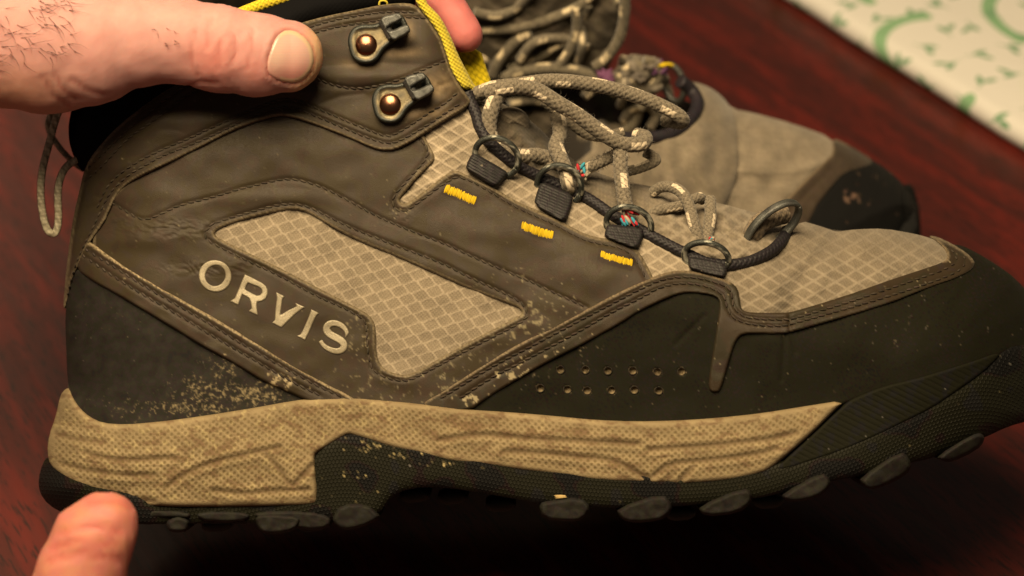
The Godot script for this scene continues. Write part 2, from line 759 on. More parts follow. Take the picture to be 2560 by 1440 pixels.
# ------------------------------------------------------------------ the table and the runner on it
func table() -> void:
	var wood := StandardMaterial3D.new()
	wood.roughness = 0.42
	wood.metallic_specular = 0.5
	wood.albedo_texture = noise_tex(FastNoiseLite.TYPE_SIMPLEX_SMOOTH, 0.012, 1024, 4, 31, grad([0.0, 0.36, 0.5, 0.62, 1.0], [Color(0.20, 0.064, 0.043), Color(0.23, 0.067, 0.044), Color(0.255, 0.07, 0.045), Color(0.29, 0.076, 0.048), Color(0.335, 0.09, 0.056)]))
	wood.uv1_scale = Vector3(7.0, 0.8, 1)
	wood.detail_enabled = true
	wood.detail_uv_layer = BaseMaterial3D.DETAIL_UV_2
	wood.detail_albedo = noise_tex(FastNoiseLite.TYPE_SIMPLEX, 0.022, 1024, 3, 77, grad([0.0, 0.64, 0.74, 1.0], [Color(0.09, 0.04, 0.03, 0), Color(0.09, 0.04, 0.03, 0), Color(0.085, 0.04, 0.028, 0.75), Color(0.06, 0.03, 0.02, 0.95)]))
	wood.uv2_scale = Vector3(24.0, 2.6, 1)
	wood.heightmap_enabled = true
	wood.heightmap_texture = noise_tex(FastNoiseLite.TYPE_SIMPLEX, 0.02, 512, 3, 78)
	wood.heightmap_scale = 0.012
	var st := SurfaceTool.new()
	st.begin(Mesh.PRIMITIVE_TRIANGLES)
	var hx := 0.9
	var hz := 1.2
	var e := 0.012
	# outline of half a slab's section, from the top over a rounded edge to the underside
	var ring := [Vector2(0, 0)]
	for k in 5:
		var a := PI * 0.5 * k / 4.0
		ring.append(Vector2(1.0, 0.0) + Vector2(sin(a) - 1.0, cos(a) - 1.0) * 1.0)
	var rows := []
	for k in 5:
		var a := PI * 0.5 * k / 4.0
		rows.append([e * (1.0 - sin(a)), -e * (1.0 - cos(a))])
	rows.append([0.0, -0.028])
	st.set_smooth_group(-1)
	var quad := func(a: Vector3, b: Vector3, c: Vector3, d: Vector3):
		for v in [a, b, c, a, c, d]:
			st.set_uv(Vector2(v.x, v.z))
			st.set_uv2(Vector2(v.x, v.z))
			st.add_vertex(v)
	for k in rows.size() - 1:
		var p: Array = rows[k]
		var q: Array = rows[k + 1]
		var c0 := [Vector3(-hx + p[0], p[1], -hz + p[0]), Vector3(hx - p[0], p[1], -hz + p[0]), Vector3(hx - p[0], p[1], hz - p[0]), Vector3(-hx + p[0], p[1], hz - p[0])]
		var c1 := [Vector3(-hx + q[0], q[1], -hz + q[0]), Vector3(hx - q[0], q[1], -hz + q[0]), Vector3(hx - q[0], q[1], hz - q[0]), Vector3(-hx + q[0], q[1], hz - q[0])]
		for i in 4:
			quad.call(c0[i], c1[i], c1[(i + 1) % 4], c0[(i + 1) % 4])
		if k == 0:
			quad.call(c0[0], c0[1], c0[2], c0[3])
		if k == rows.size() - 2:
			quad.call(c1[0], c1[3], c1[2], c1[1])
	st.generate_normals()
	var o := add("tabletop", st.commit(), wood, self)
	o.set_meta("kind", "structure")
	o.set_meta("label", "dark red brown wooden tabletop with black open grain")
	o.position = Vector3(0.0, TABLE_Y, -0.35)
	o.rotation.y = atan2(0.518, 0.855)

func runner() -> void:
	# print: pale green arcs and sprigs of leaves on cream
	var n := 1024
	var im := Image.create(n, n, false, Image.FORMAT_RGB8)
	im.fill(Color(0.76, 0.755, 0.74))
	var green := Color(0.46, 0.60, 0.47)
	var leafc := Color(0.40, 0.54, 0.43)
	var dot := func(c: Vector2, r: float, colour: Color):
		for y in range(int(c.y - r), int(c.y + r) + 1):
			for x in range(int(c.x - r), int(c.x + r) + 1):
				if Vector2(x, y).distance_to(c) <= r:
					im.set_pixel(posmod(x, n), posmod(y, n), colour)
	var r2 := RandomNumberGenerator.new()
	r2.seed = 4
	var leaf := func(c: Vector2, a: float, l: float):
		for k in 13:
			var t := k / 12.0
			dot.call(c + Vector2(cos(a), sin(a)) * l * t, l * 0.19 * sin(PI * clampf(t * 0.9 + 0.08, 0, 1)) + 0.6, leafc)
	for row in 3:
		for k in 3:
			var c := Vector2(k * 341.3 + (170.0 if row % 2 else 0.0), row * 341.3 + 200.0)
			for s in 90:
				var a := lerpf(PI * 0.98, PI * 1.62, s / 89.0)
				dot.call(c + Vector2(cos(a) * 170.0, sin(a) * 210.0), 17.0, green)
			for s in 60:
				var a := lerpf(PI * 1.02, PI * 1.5, s / 59.0)
				dot.call(c + Vector2(cos(a) * 196.0 - 6.0, sin(a) * 240.0), 1.8, Color(0.72, 0.75, 0.68))
			for s in 12:
				var q := c + Vector2((s % 4 - 1.5) * 84.0 + r2.randf_range(-16, 16), (s / 4 - 1) * 104.0 + 10.0 + r2.randf_range(-16, 16))
				var a := r2.randf_range(0, TAU)
				leaf.call(q, a, 40.0)
				leaf.call(q + Vector2(cos(a + 0.6), sin(a + 0.6)) * 14.0, a + 1.15, 36.0)
				for t in 10:
					dot.call(q - Vector2(cos(a + 0.5), sin(a + 0.5)) * t * 2.2, 1.5, leafc)
	var m := StandardMaterial3D.new()
	m.albedo_texture = ImageTexture.create_from_image(im)
	m.roughness = 0.95
	m.metallic_specular = 0.2
	m.heightmap_enabled = true
	m.heightmap_texture = noise_tex(FastNoiseLite.TYPE_SIMPLEX_SMOOTH, 0.02, 256, 4, 12)
	m.heightmap_scale = 0.03
	m.uv1_scale = Vector3(5.2, 5.2, 1)
	# quilted cloth pad with a folded, rounded edge; u across, v along the edge
	var st := SurfaceTool.new()
	st.begin(Mesh.PRIMITIVE_TRIANGLES)
	var prof := []
	for k in 9:
		var a := PI * k / 8.0
		prof.append(Vector2(-0.0055 * sin(a) + 0.0055, 0.0055 - 0.0055 * cos(a)))
	for k in range(1, 12):
		prof.append(Vector2(0.0055 + 0.04 * k, 0.011 + 0.0006 * sin(k * 1.7)))
	prof.append(Vector2(0.48, 0.006))
	prof.append(Vector2(0.44, 0.0))
	var ln := 60
	var us := [0.0]
	for k in range(1, prof.size()):
		us.append(us[k - 1] + prof[k].distance_to(prof[k - 1]))
	st.set_smooth_group(0)
	for i in ln:
		for k in prof.size() - 1:
			for w in [[k, i], [k, i + 1], [k + 1, i], [k + 1, i], [k, i + 1], [k + 1, i + 1]]:
				var p: Vector2 = prof[w[0]]
				var z = -0.75 + 1.5 * w[1] / ln
				st.set_uv(Vector2(us[w[0]], z))
				st.add_vertex(Vector3(p.x + 0.0012 * nz.get_noise_2d(z * 4000.0, 3.0), p.y * (1.0 + 0.08 * nz.get_noise_2d(z * 3000.0, p.x * 3000.0)), z))
	st.generate_normals()
	var o := add("table_runner", st.commit(), m, self)
	o.set_meta("label", "cream cloth printed with pale green vines and leaves at the table's far side")
	o.set_meta("category", "cloth")
	# its edge runs with the grain of the wood
	var a := on_table(1945.0, 0.0)
	o.position = Vector3(a.x, TABLE_Y, a.z)
	o.rotation.y = atan2(0.518, 0.855)

# where the line of sight of a drafting point meets a level over the table
func on_table(x: float, y: float, over := 0.0) -> Vector3:
	var d := lean * Vector3((x - 1280.0), (720.0 - y), -DIST)
	var o := lean * Vector3(0, 0, DIST * K)
	return o + d * ((TABLE_Y + over - o.y) / d.y)

# ------------------------------------------------------------------ colours and grounds of the near boot
func blobs(x: float, y: float, list: Array) -> float:
	var s := 0.0
	for b in list:
		var dx: float = (x - b[0]) / b[2]
		var dy: float = (y - b[1]) / b[3]
		s = maxf(s, b[4] * exp(-dx * dx - dy * dy))
	return s

var leather_dirt := [[1010.0, 505.0, 45.0, 30.0, 0.32], [1060.0, 430.0, 30.0, 60.0, 0.26], [900.0, 850.0, 40.0, 110.0, 0.33], [960.0, 960.0, 120.0, 60.0, 0.3], [1330.0, 790.0, 80.0, 70.0, 0.42], [1270.0, 830.0, 60.0, 30.0, 0.42], [1180.0, 890.0, 150.0, 60.0, 0.26], [1300.0, 690.0, 60.0, 30.0, 0.27], [1110.0, 960.0, 60.0, 40.0, 0.3]]
var rubber_dirt := [[560.0, 920.0, 60.0, 50.0, 0.36], [520.0, 980.0, 110.0, 50.0, 0.40], [640.0, 985.0, 90.0, 40.0, 0.45], [480.0, 1020.0, 200.0, 25.0, 0.40], [700.0, 955.0, 60.0, 30.0, 0.62], [330.0, 1020.0, 100.0, 40.0, 0.24], [300.0, 800.0, 140.0, 90.0, 0.10]]

func leather(x: float, y: float, d: float, g: float, h: float, raw := true) -> Color:
	var n := nz.get_noise_2d(x, y)
	var n2 := nz.get_noise_2d(x * 3.0 + 500.0, y * 3.0)
	var c := Color(0.0375, 0.0288, 0.0195) * (1.0 + 0.13 * n + 0.07 * n2)
	if raw and d < 9.0:
		var e := 1.0 - sm(5.0, 9.0, d)
		c = c.lerp(Color(0.17, 0.138, 0.09) * (0.8 + 0.6 * nf.get_noise_2d(x * 1.4, y * 1.4)), e * 0.85)
	if g < 5.0:
		c = c.lerp(Color(0.035, 0.027, 0.02), 0.75 * (1.0 - g / 5.0))
	var w := blobs(x, y, leather_dirt)
	var v := 0.9 * nd.get_noise_2d(x * 2.0, y * 2.0) + 0.15 * nf.get_noise_2d(x * 1.6, y * 1.6) + w - 0.42
	c = c.lerp(Color(0.23, 0.20, 0.125), 0.7 * sm(0.0, 0.4, v))
	if ns.get_noise_2d(x * 2.0, y * 2.0) > 0.985 - 0.2 * w:
		c = c.lerp(Color(0.4, 0.36, 0.26), 0.3)
	c.a = 1.0
	return c

func rounded(d: float, off: float, er: float) -> float:
	var t := 1.0 - minf(d / er, 1.0)
	return off * (0.25 + 0.75 * sqrt(1.0 - t * t))

func groove(g: float, deep: float, wide: float) -> float:
	return deep * exp(-(g / wide) * (g / wide)) if g < 13.9 else 0.0

# ripstop cloth: distance to the raised threads of a lattice (a, b), as a height 0..1
func ripstop(x: float, y: float, a: Vector2, b: Vector2, wide: float) -> float:
	var det := a.x * b.y - a.y * b.x
	var p := (x * b.y - y * b.x) / det
	var q := (a.x * y - a.y * x) / det
	var fp = p - floor(p)
	var fq = q - floor(q)
	var dp := minf(fp, 1.0 - fp) * absf(det) / b.length()
	var dq := minf(fq, 1.0 - fq) * absf(det) / a.length()
	var d := minf(dp, dq)
	return 1.0 - sm(wide * 0.4, wide, d)

func honey(x: float, y: float, a: Vector2, b: Vector2, wide: float) -> float:
	var det := a.x * b.y - a.y * b.x
	var p := floorf((x * b.y - y * b.x) / det)
	var q := floorf((a.x * y - a.y * x) / det)
	var d1 := 1e9
	var d2 := 1e9
	for i in 2:
		for j in 2:
			var dx := x - a.x * (p + i) - b.x * (q + j)
			var dy := y - a.y * (p + i) - b.y * (q + j)
			var d := sqrt(dx * dx * 0.42 + dy * dy)
			if d < d1:
				d2 = d1
				d1 = d
			elif d < d2:
				d2 = d
	return 1.0 - sm(wide * 0.45, wide, d2 - d1)

func cloth_col(r: float, x: float, y: float, tone := 1.0) -> Color:
	var n := nf.get_noise_2d(x * 1.3, y * 1.3)
	var c := Color(0.200, 0.167, 0.122).lerp(Color(0.245, 0.207, 0.155), r) * tone * (1.0 + 0.15 * n + 0.12 * nz.get_noise_2d(x * 2.0, y * 2.0))
	var u := absf(sin(x * 0.62 + y * 0.25)) * absf(sin(x * 0.3 - y * 0.66))
	c = c * (1.0 - 0.26 * (1.0 - r) * (1.0 - u))
	c.a = 1.0
	return c

var mid_x := [60.0, 400.0, 640.0, 860.0, 1060.0, 1280.0, 1500.0, 1700.0, 1900.0, 2110.0, 2400.0]
var mid_y := [1140.0, 1165.0, 1130.0, 1085.0, 1122.0, 1165.0, 1188.0, 1193.0, 1168.0, 1085.0, 960.0]
func midline(x: float) -> float:
	var k := 0
	while k < 9 and x > mid_x[k + 1]:
		k += 1
	var t: float = (x - mid_x[k]) / (mid_x[k + 1] - mid_x[k])
	var p0: float = mid_y[maxi(k - 1, 0)]
	var p1: float = mid_y[k]
	var p2: float = mid_y[k + 1]
	var p3: float = mid_y[mini(k + 2, 10)]
	return 0.5 * (2.0 * p1 + (p2 - p0) * t + (2.0 * p0 - 5.0 * p1 + 4.0 * p2 - p3) * t * t + (3.0 * p1 - p0 - 3.0 * p2 + p3) * t * t * t)

# ------------------------------------------------------------------ the near boot
func near_boot() -> void:
	var b := thing("hiking_boot", "worn grey brown hiking boot held in the hand, its side lettered in gold", "boot", "the pair of hiking boots")
	b.basis = lean
	# closed inner body: dark shell with the far side mirrored
	var rim := cut(pl("230,330 330,260 460,190 600,110 740,62 860,24 990,8 1040,10 1077,57 1102,95 1127,175 1165,228 1200,255 1260,262 1330,300 1420,395 1520,445 1640,470 1800,508 1950,552 2040,560 2088,578 2150,572 2220,572 2300,588 2380,609 2436,628 2492,662 2539,696 2590,760 2625,850 2638,960 2610,1030 2520,1055 2420,1085 2280,1140 2080,1185 1885,1225 1682,1245 1485,1245 1280,1235 1065,1210 990,1215 935,1240 830,1270 480,1280 330,1280 200,1260 140,1240 112,1200 130,1140 160,1050 172,960 170,780 182,640 205,520 212,430"), 1)
	var shell := relief([rim], {"step": 12.0, "skirt": 1.0, "through": 1.0, "top": func(_x, _y, _d, _g, _h): return -30.0, "col": func(_x, _y, _d, _g, _h): return Color(0.045, 0.038, 0.03)})
	add("upper_shell", shell, M.leather, b)
	# the far side wall
	var far := relief([rim], {"step": 14.0, "skirt": 0.0, "top": func(_x, _y, _d, _g, _h): return -30.0, "col": func(x, y, d, g, h): return leather(x, y, 30.0, 20.0, h) if y < 1000.0 else Color(0.02, 0.02, 0.02)})
	var fa := far.surface_get_arrays(0)
	var fp: PackedVector3Array = fa[Mesh.ARRAY_VERTEX]
	var fn: PackedVector3Array = fa[Mesh.ARRAY_NORMAL]
	for k in fp.size():
		fp[k].z = -fp[k].z - 0.0002
		fn[k].z = -fn[k].z
	fa[Mesh.ARRAY_VERTEX] = fp
	fa[Mesh.ARRAY_NORMAL] = fn
	var fm := ArrayMesh.new()
	fm.add_surface_from_arrays(Mesh.PRIMITIVE_TRIANGLES, fa)
	add("far_side", fm, M.leather, b)

	# black padded collar lining
	var lining := cut(pl("176,284 170,320 174,365 190,405 208,436 240,405 300,330 440,232 560,160 745,72 815,50 890,35 952,22 1002,16 1036,18 1040,-60 800,-34 718,4 640,30 520,62 400,80 230,190 185,250"), 2)
	add("collar_lining", relief([lining], {"step": 6.0, "skirt": 60.0, "reach": 60.0, "top": func(x, y, d, _g, _h): return -26.0 + rounded(d, 52.0, 55.0) + 2.0 * nz.get_noise_2d(x * 2.0, y * 2.0), "col": func(_x, _y, _d, _g, _h): return Color.WHITE}), M.lining, b)

	# woven cloth of the upper
	var va := Vector2(26, -15)
	var vb := Vector2(29, 18)
	var vamp := cut(pl("1812,655 1860,662 1912,645 1958,615 1985,575 2005,552 2040,562 2075,574 2092,580 2140,573 2210,571 2280,583 2320,593 2360,608 2395,640 2390,665 2314,700 2150,755 1990,805 1840,798 1825,740 1805,712"), 1)
	var folds := [pl("2092,582 2055,640 2005,700 1972,780"), pl("2048,566 2010,610 1960,655")]
	var lift := [[2150.0, 610.0, 60.0, 40.0, 12.0], [2030.0, 715.0, 60.0, 40.0, 5.0], [2060.0, 668.0, 40.0, 30.0, 9.0], [1920.0, 720.0, 50.0, 60.0, 8.0], [2250.0, 640.0, 90.0, 50.0, 9.0], [2005.0, 590.0, 30.0, 30.0, 8.0]]
	add("vamp_mesh", relief([vamp], {"step": 2.8, "creases": folds, "top": func(x, y, _d, _g, h): return 1.2 * ripstop(x, y, va, vb, 4.2) - 24.0 * exp(-(h / 26.0) * (h / 26.0)) + 2.2 * blobs(x, y, lift) + 8.0 * nz.get_noise_2d(x * 2.0, y * 3.0), "col": func(x, y, _d, _g, _h): return cloth_col(ripstop(x, y, va, vb, 4.2) * (0.45 + 0.55 * sm(600.0, 700.0, y)), x, y, 0.78)}), M.cloth, b)
	var stay := cut(pl("985,500 1005,480 1050,430 1070,400 1055,350 1060,318 1110,285 1165,250 1190,255 1200,300 1210,330 1290,400 1400,470 1500,525 1640,595 1720,640 1760,672 1700,700 1640,715 1560,640 1400,575 1240,500 1140,455 1080,490 1020,530 985,525"), 1)
	add("eyestay_mesh", relief([stay], {"step": 2.8, "top": func(x, y, d, _g, _h): return 2.0 * ripstop(x, y, va, vb, 4.2) + 6.0 * nz.get_noise_2d(x * 3.0, y * 3.0) - 10.0 * exp(-d / 8.0), "col": func(x, y, _d, _g, _h): return cloth_col(ripstop(x, y, va, vb, 4.2), x, y, 1.1 + 0.3 * exp(-pow((x - 1085.0) / 30.0, 2.0)))}), M.cloth, b)
	var tongue := cut(pl("1190,262 1225,240 1262,262 1330,300 1420,395 1520,445 1640,468 1720,490 1800,508 1900,535 1990,556 1995,585 1960,620 1900,650 1820,660 1720,640 1640,595 1500,525 1400,470 1290,400 1210,335"), 1)
	add("tongue", relief([tongue], {"step": 4.5, "top": func(x, y, d, _g, _h): return -4.0 + 16.0 * nz.get_noise_2d(x * 3.2, y * 3.2) + 1.8 * ripstop(x, y, va, vb, 6.0) - 12.0 * exp(-d / 12.0), "col": func(x, y, _d, _g, _h): return cloth_col(ripstop(x, y, va, vb, 6.0) * sm(1590.0, 1680.0, x), x, y, lerpf(0.42, 0.82, sm(1380.0, 1620.0, x)))}), M.cloth, b)

	# side leather with the mesh window
	var win := cut(pl("533,582 555,568 600,552 660,537 720,525 745,525 765,530 800,550 850,580 900,605 1000,645 1100,690 1200,735 1290,765 1305,778 1303,788 1270,805 1200,840 1100,895 1050,925 1020,937 1000,937 970,928 950,912 940,880 940,830 936,802 920,785 890,768 800,722 700,670 600,622 545,595"), 2)
	var wa := Vector2(54, 11)
	var wb := Vector2(20, 21)
	var wide := cut(pl("505,582 555,550 660,515 745,505 800,525 900,585 1100,670 1300,745 1325,780 1270,830 1050,950 1000,960 930,925 920,820 800,745 600,645"), 1)
	add("mesh_window", relief([wide], {"step": 2.7, "top": func(x, y, _d, _g, _h): return 0.8 * honey(x, y, wa, wb, 4.4) + 5.0 * nz.get_noise_2d(x * 1.6, y * 1.6), "col": func(x, y, _d, _g, _h): return cloth_col(honey(x, y, wa, wb, 4.4), x, y, 1.08)}), M.cloth, b)
	var side := cut(pl("214,600 285,470 420,385 600,300 700,262 760,280 930,345 965,352 1030,330 1058,333 1072,362 1088,390 1083,407 1065,422 1040,447 1002,493 999,503 1006,511 1022,506 1065,475 1115,435 1140,424 1165,437 1205,455 1245,475 1280,497 1320,516 1390,545 1445,577 1485,592 1540,600 1565,604 1592,622 1612,652 1636,700 1640,730 1500,800 1310,895 1125,1010 1067,1050 880,1030 800,975 700,915 635,872 535,812 460,772 372,722 285,667"), 1)
	var s1 := cut(pl("530,561 510,582 518,601 555,620 630,657 692,685 792,740 855,767 892,787 912,800 917,825 918,862 924,905 932,925 957,941 992,951 1022,951 1062,932 1127,897 1208,854 1302,807 1320,790 1313,764 1278,740 1173,693 1105,657 980,610 880,570 830,546 780,520 745,510 715,510 680,515 620,532 567,547 530,561"), 1, false)
	var s2 := cut(pl("283,508 322,532 345,546 370,549 400,536 450,512 525,495 600,472 650,460 690,451 722,447 752,451 790,462 815,472 865,497 940,540 1040,582 1120,612 1182,642 1257,675 1320,700 1385,732 1468,768"), 1, false)
	var s3 := cut(pl("1046,342 1065,365 1071,382 1062,402 1040,427 1010,460 987,487 981,505 987,521 1000,528 1020,525 1052,502 1102,464 1138,442 1158,445 1182,454 1232,483 1280,512 1320,532 1390,562 1445,593 1485,607 1540,616 1562,624 1585,642 1600,667 1614,695"), 1, false)
	var tacks := [[Vector2(1151, 487), 0.41], [Vector2(1343, 578), 0.31], [Vector2(1541, 650), 0.27]]
	var wr := [pl("880,245 930,260 980,250")]
	var wrinkled := [[430.0, 572.0, 130.0, 22.0, 1.0], [520.0, 672.0, 110.0, 18.0, 0.8], [300.0, 560.0, 30.0, 30.0, 0.6], [1000.0, 540.0, 26.0, 22.0, 0.6]]
	var puff := [[360.0, 600.0, 90.0, 26.0, 8.0], [320.0, 490.0, 70.0, 30.0, 7.0], [700.0, 400.0, 200.0, 60.0, 7.0], [1250.0, 590.0, 150.0, 50.0, 6.0], [660.0, 490.0, 120.0, 24.0, 5.0], [560.0, 655.0, 60.0, 20.0, 3.0], [1480.0, 690.0, 100.0, 40.0, 5.0]]
	var side_swell := func(x, y): return 5.0 * nz.get_noise_2d(x * 0.9, y * 1.2) + 1.1 * blobs(x, y, puff)
	var side_top := func(x, y, d, g, h):
		var z: float = rounded(d, 11.0, 10.0) - groove(g, 3.6, 5.5) + side_swell.call(x, y)
		var wk := blobs(x, y, wrinkled)
		if wk > 0.05:
			var q: float = 1.0 - absf(nf.get_noise_2d(x * 0.13 + y * 0.05, y * 0.75 + 14.0 * nz.get_noise_2d(x * 1.5, y)))
			z -= 5.0 * wk * pow(q, 5.0) - 2.0 * wk
		return z
	var side_col := func(x, y, d, g, h):
		var c := leather(x, y, d, g, h)
		for t in tacks:
			var q: Vector2 = (Vector2(x, y) - t[0]).rotated(-t[1])
			var e := maxf(absf(q.x) - 43.0, absf(q.y) - 13.0)
			if e < 7.0:
				c = c.lerp(Color(0.022, 0.016, 0.012), 0.85 * (1.0 - sm(1.0, 7.0, e)))
		c.a = 1.0
		return c
	var sp := add("side_panel", relief([side, win], {"step": 3.8, "seams": [s1, s2, s3], "creases": wr, "top": side_top, "col": side_col}), M.leather, b)
	var dark := Color(0.042, 0.034, 0.026)
	stitches(sp, [s1, s2, s3], 8.6, 19.0, dark, side_swell)

	# bar tacks of yellow thread
	for t in tacks:
		var pile := Pile.new()
		var ax := Vector2(cos(t[1]), sin(t[1]))
		var up := Vector2(-ax.y, ax.x)
		for k in 21:
			var c: Vector2 = t[0] + ax * (k - 10) * 3.9 + up * rng.randf_range(-1.6, 1.6)
			var z: float = base(c.x, c.y) + 12.0 + side_swell.call(c.x, c.y) + rng.randf_range(-0.8, 0.8) - 3.0
			var q := up.rotated(rng.randf_range(-0.12, 0.12) - 0.1)
			var yc := Color(0.50, 0.35, 0.012) * rng.randf_range(0.8, 1.12)
			yc.a = 1.0
			pile.grain(pt(c.x, c.y, z), Vector3(q.x, -q.y, 0) * 11.5 * K, Vector3(q.y, q.x, 0) * 3.1 * K, Vector3(0, 0, 1) * 6.0 * K, yc, 6, 6)
		add("bar_tack", pile.mesh(), M.thread, b)

	# raised foil lettering
	letters(b, side_swell)

	# ankle panel with its double seams
	var ankle := cut(pl("209,430 225,395 262,347 300,310 350,270 400,234 437,212 520,165 640,100 745,59 815,40 890,25 952,12 1002,7 1035,10 1054,27 1077,57 1102,95 1117,140 1127,175 1152,217 1172,242 1180,253 1166,270 1115,300 1077,324 1050,342 1030,355 990,375 962,379 927,370 865,342 760,302 722,291 692,290 640,304 575,330 500,370 425,407 350,442 310,467 287,497 275,525 260,557 225,605 205,640 180,695 167,750 161,774 158,770 161,725 167,660 177,582 188,520 200,470"), 1)
	var c1 := cut(pl("170,735 185,672 208,618 235,565 255,520 275,482 305,451 330,431 360,415 395,394 450,372 525,342 640,284 702,267 745,272 795,292 865,322 927,347 972,360 1002,351 1065,315 1115,282 1152,257"), 1, false)
	var c1b := cut(pl("245,515 265,472 284,447 320,419 365,392 420,367 475,345 525,320 640,270 690,252 715,247 752,254 815,280 890,312 927,327 965,341 990,335 1030,310 1065,287 1115,257 1142,232"), 1, false)
	var c2 := cut(pl("223,417 257,383 290,352 310,332 335,310 362,292 390,267 425,240 457,217 560,160 680,105 765,70 827,51 902,37 965,29 1040,30"), 1, false)
	var c2b := cut(pl("212,452 240,430 275,394 300,366 330,338 365,315 400,290 440,257 485,226 580,170 700,112 790,80 840,67 890,59 1010,42 1062,45"), 1, false)
	var c3 := cut(pl("795,198 830,212 877,221 915,220 965,210 1002,197 1050,177 1110,152"), 1, false)
	var aw := [pl("800,260 850,240 910,232"), pl("260,540 285,528"), pl("238,490 262,498"), pl("1100,215 1140,200"), pl("215,520 240,516")]
	var apuff := [[930.0, 190.0, 140.0, 26.0, 14.0], [880.0, 110.0, 190.0, 60.0, 8.0], [300.0, 420.0, 60.0, 26.0, 9.0], [480.0, 300.0, 120.0, 34.0, 9.0], [430.0, 330.0, 50.0, 20.0, 5.0], [720.0, 225.0, 120.0, 16.0, 6.0], [960.0, 290.0, 70.0, 30.0, 6.0]]
	var ankle_swell := func(x, y): return 4.5 * nz.get_noise_2d(x * 1.0, y * 1.3 + 300.0) + 1.1 * blobs(x, y, apuff)
	var ankle_top := func(x, y, d, g, h):
		var z: float = 9.0 + rounded(d, 13.0, 5.0) - groove(g, 3.6, 5.5) + ankle_swell.call(x, y)
		if h < 30.0:
			z -= 2.2 * exp(-(h / 6.0) * (h / 6.0))
		return z
	var scuffs := [[1090.0, 215.0, 40.0, 26.0, 0.85], [1000.0, 130.0, 45.0, 12.0, 0.7], [1015.0, 75.0, 20.0, 24.0, 0.6], [1060.0, 280.0, 60.0, 16.0, 0.6], [1030.0, 245.0, 40.0, 40.0, 0.5], [900.0, 160.0, 50.0, 10.0, 0.35]]
	var ankle_col := func(x, y, d, g, h):
		var low := 1.0 if (x - 600.0) * 0.0 + y > 280.0 + absf(x - 700.0) * 0.0 or x > 1000.0 else 0.45
		var c := leather(x, y, d / low if d > 0.0 else 0.0, g, h)
		var s := blobs(x, y, scuffs) * (0.75 + 0.7 * nd.get_noise_2d(x * 1.1, y * 1.1))
		c = c.lerp(Color(0.30, 0.22, 0.13), clampf(s, 0.0, 0.75))
		c.a = 1.0
		return c
	var ap := add("ankle_panel", relief([ankle], {"step": 3.8, "seams": [c1, c1b, c2, c2b, c3], "creases": aw, "top": ankle_top, "col": ankle_col, "skirt": 22.0}), M.leather, b)
	stitches(ap, [c1, c1b, c2, c2b, c3], 20.0, 18.0, dark, ankle_swell)

	# heel: brown stitched band over black rubber
	var hr := cut(pl("182,665 235,700 285,727 360,772 435,817 495,855 560,890 620,925 660,950 740,983 790,1000 760,1020 640,1035 480,1070 300,1085 210,1060 176,1000 168,940 165,860 163,790 170,720"), 1)
	add("heel_rubber", relief([hr], {"step": 2.7, "top": func(x, y, d, _g, _h): return rounded(d, 6.0, 8.0) + 4.0 * nz.get_noise_2d(x, y), "col": func(x, y, _d, _g, _h):
		var w := blobs(x, y, rubber_dirt)
		var v := (0.55 - 2.2 * absf(nd.get_noise_2d(x * 1.3, y * 1.6))) * 0.55 + 0.5 * nd.get_noise_2d(x * 2.6 + 40.0, y * 2.6) + w * 1.25 - 0.50
		var c := Color(0.010, 0.0098, 0.0098).lerp(Color(0.028, 0.025, 0.021), 0.5 + 0.5 * nd.get_noise_2d(x, y) + w * 0.4)
		c = c.lerp(Color(0.25, 0.205, 0.12), 0.8 * sm(0.0, 0.5, v))
		if ns.get_noise_2d(x * 2.4, y * 2.4) > 0.965:
			c = c.lerp(Color(0.3, 0.28, 0.24), 0.15)
		return c}), M.rubber, b)
	var hb := cut(pl("212,601 232,608 285,648 372,703 460,753 535,793 635,853 700,897 800,952 878,990 890,1002 870,1012 790,1012 740,988 660,955 620,930 560,895 495,860 435,822 360,777 285,732 235,705 190,672 196,640"), 1)
	var h1 := cut(pl("217,625 285,667 372,722 460,772 535,815 597,855 700,913 800,968 862,995"), 1, false)
	var h2 := cut(pl("210,640 260,675 322,715 385,752 460,795 535,842 640,902 740,960 800,988"), 1, false)
	var band := func(x, y, d, g, h):
		var c := leather(x, y, 30.0, g, h, false) * 1.05
		var e := (1.0 - sm(5.0, 11.0, d)) * (1.0 if y - 600.0 < (x - 212.0) * 0.585 + 14.0 else 0.0)
		c = c.lerp(Color(0.25, 0.20, 0.125) * (0.75 + 0.8 * nf.get_noise_2d(x * 1.6, y * 1.6)), e)
		var v := nd.get_noise_2d(x * 2.0, y * 2.0) + blobs(x, y, rubber_dirt) * 1.1 - 0.6
		c = c.lerp(Color(0.34, 0.28, 0.17), 0.75 * sm(0.0, 0.2, v))
		c.a = 1.0
		return c
	var hp := add("heel_band", relief([hb], {"step": 3.4, "seams": [h1, h2], "top": func(x, y, d, g, _h): return 6.0 + rounded(d, 13.0, 8.0) - groove(g, 3.6, 5.0) + 3.0 * nz.get_noise_2d(x * 2.0, y * 2.0), "col": band}), M.leather, b)
	stitches(hp, [h1, h2], 16.8, 20.0, Color(0.04, 0.032, 0.026), func(x, y): return 3.0 * nz.get_noise_2d(x * 2.0, y * 2.0))

	# toe: black rubber cap, pierced, under a brown stitched band
	var holes := pl("1401,925 1464,925 1520,927 1582,927 1644,930 1704,929 1351,971 1419,974 1468,977 1529,976 1586,975 1647,977")
	var tr := cut(pl("1150,1000 1225,965 1310,922 1450,842 1600,757 1700,712 1770,714 1815,745 1845,815 1960,815 2240,727 2350,690 2410,655 2380,612 2400,612 2436,628 2492,662 2539,696 2592,756 2628,850 2640,920 2600,915 2560,865 2502,890 2436,912 2361,935 2286,957 2211,974 2130,1005 2000,1040 1785,1066 1585,1074 1385,1060 1260,1050 1150,1040"), 1)
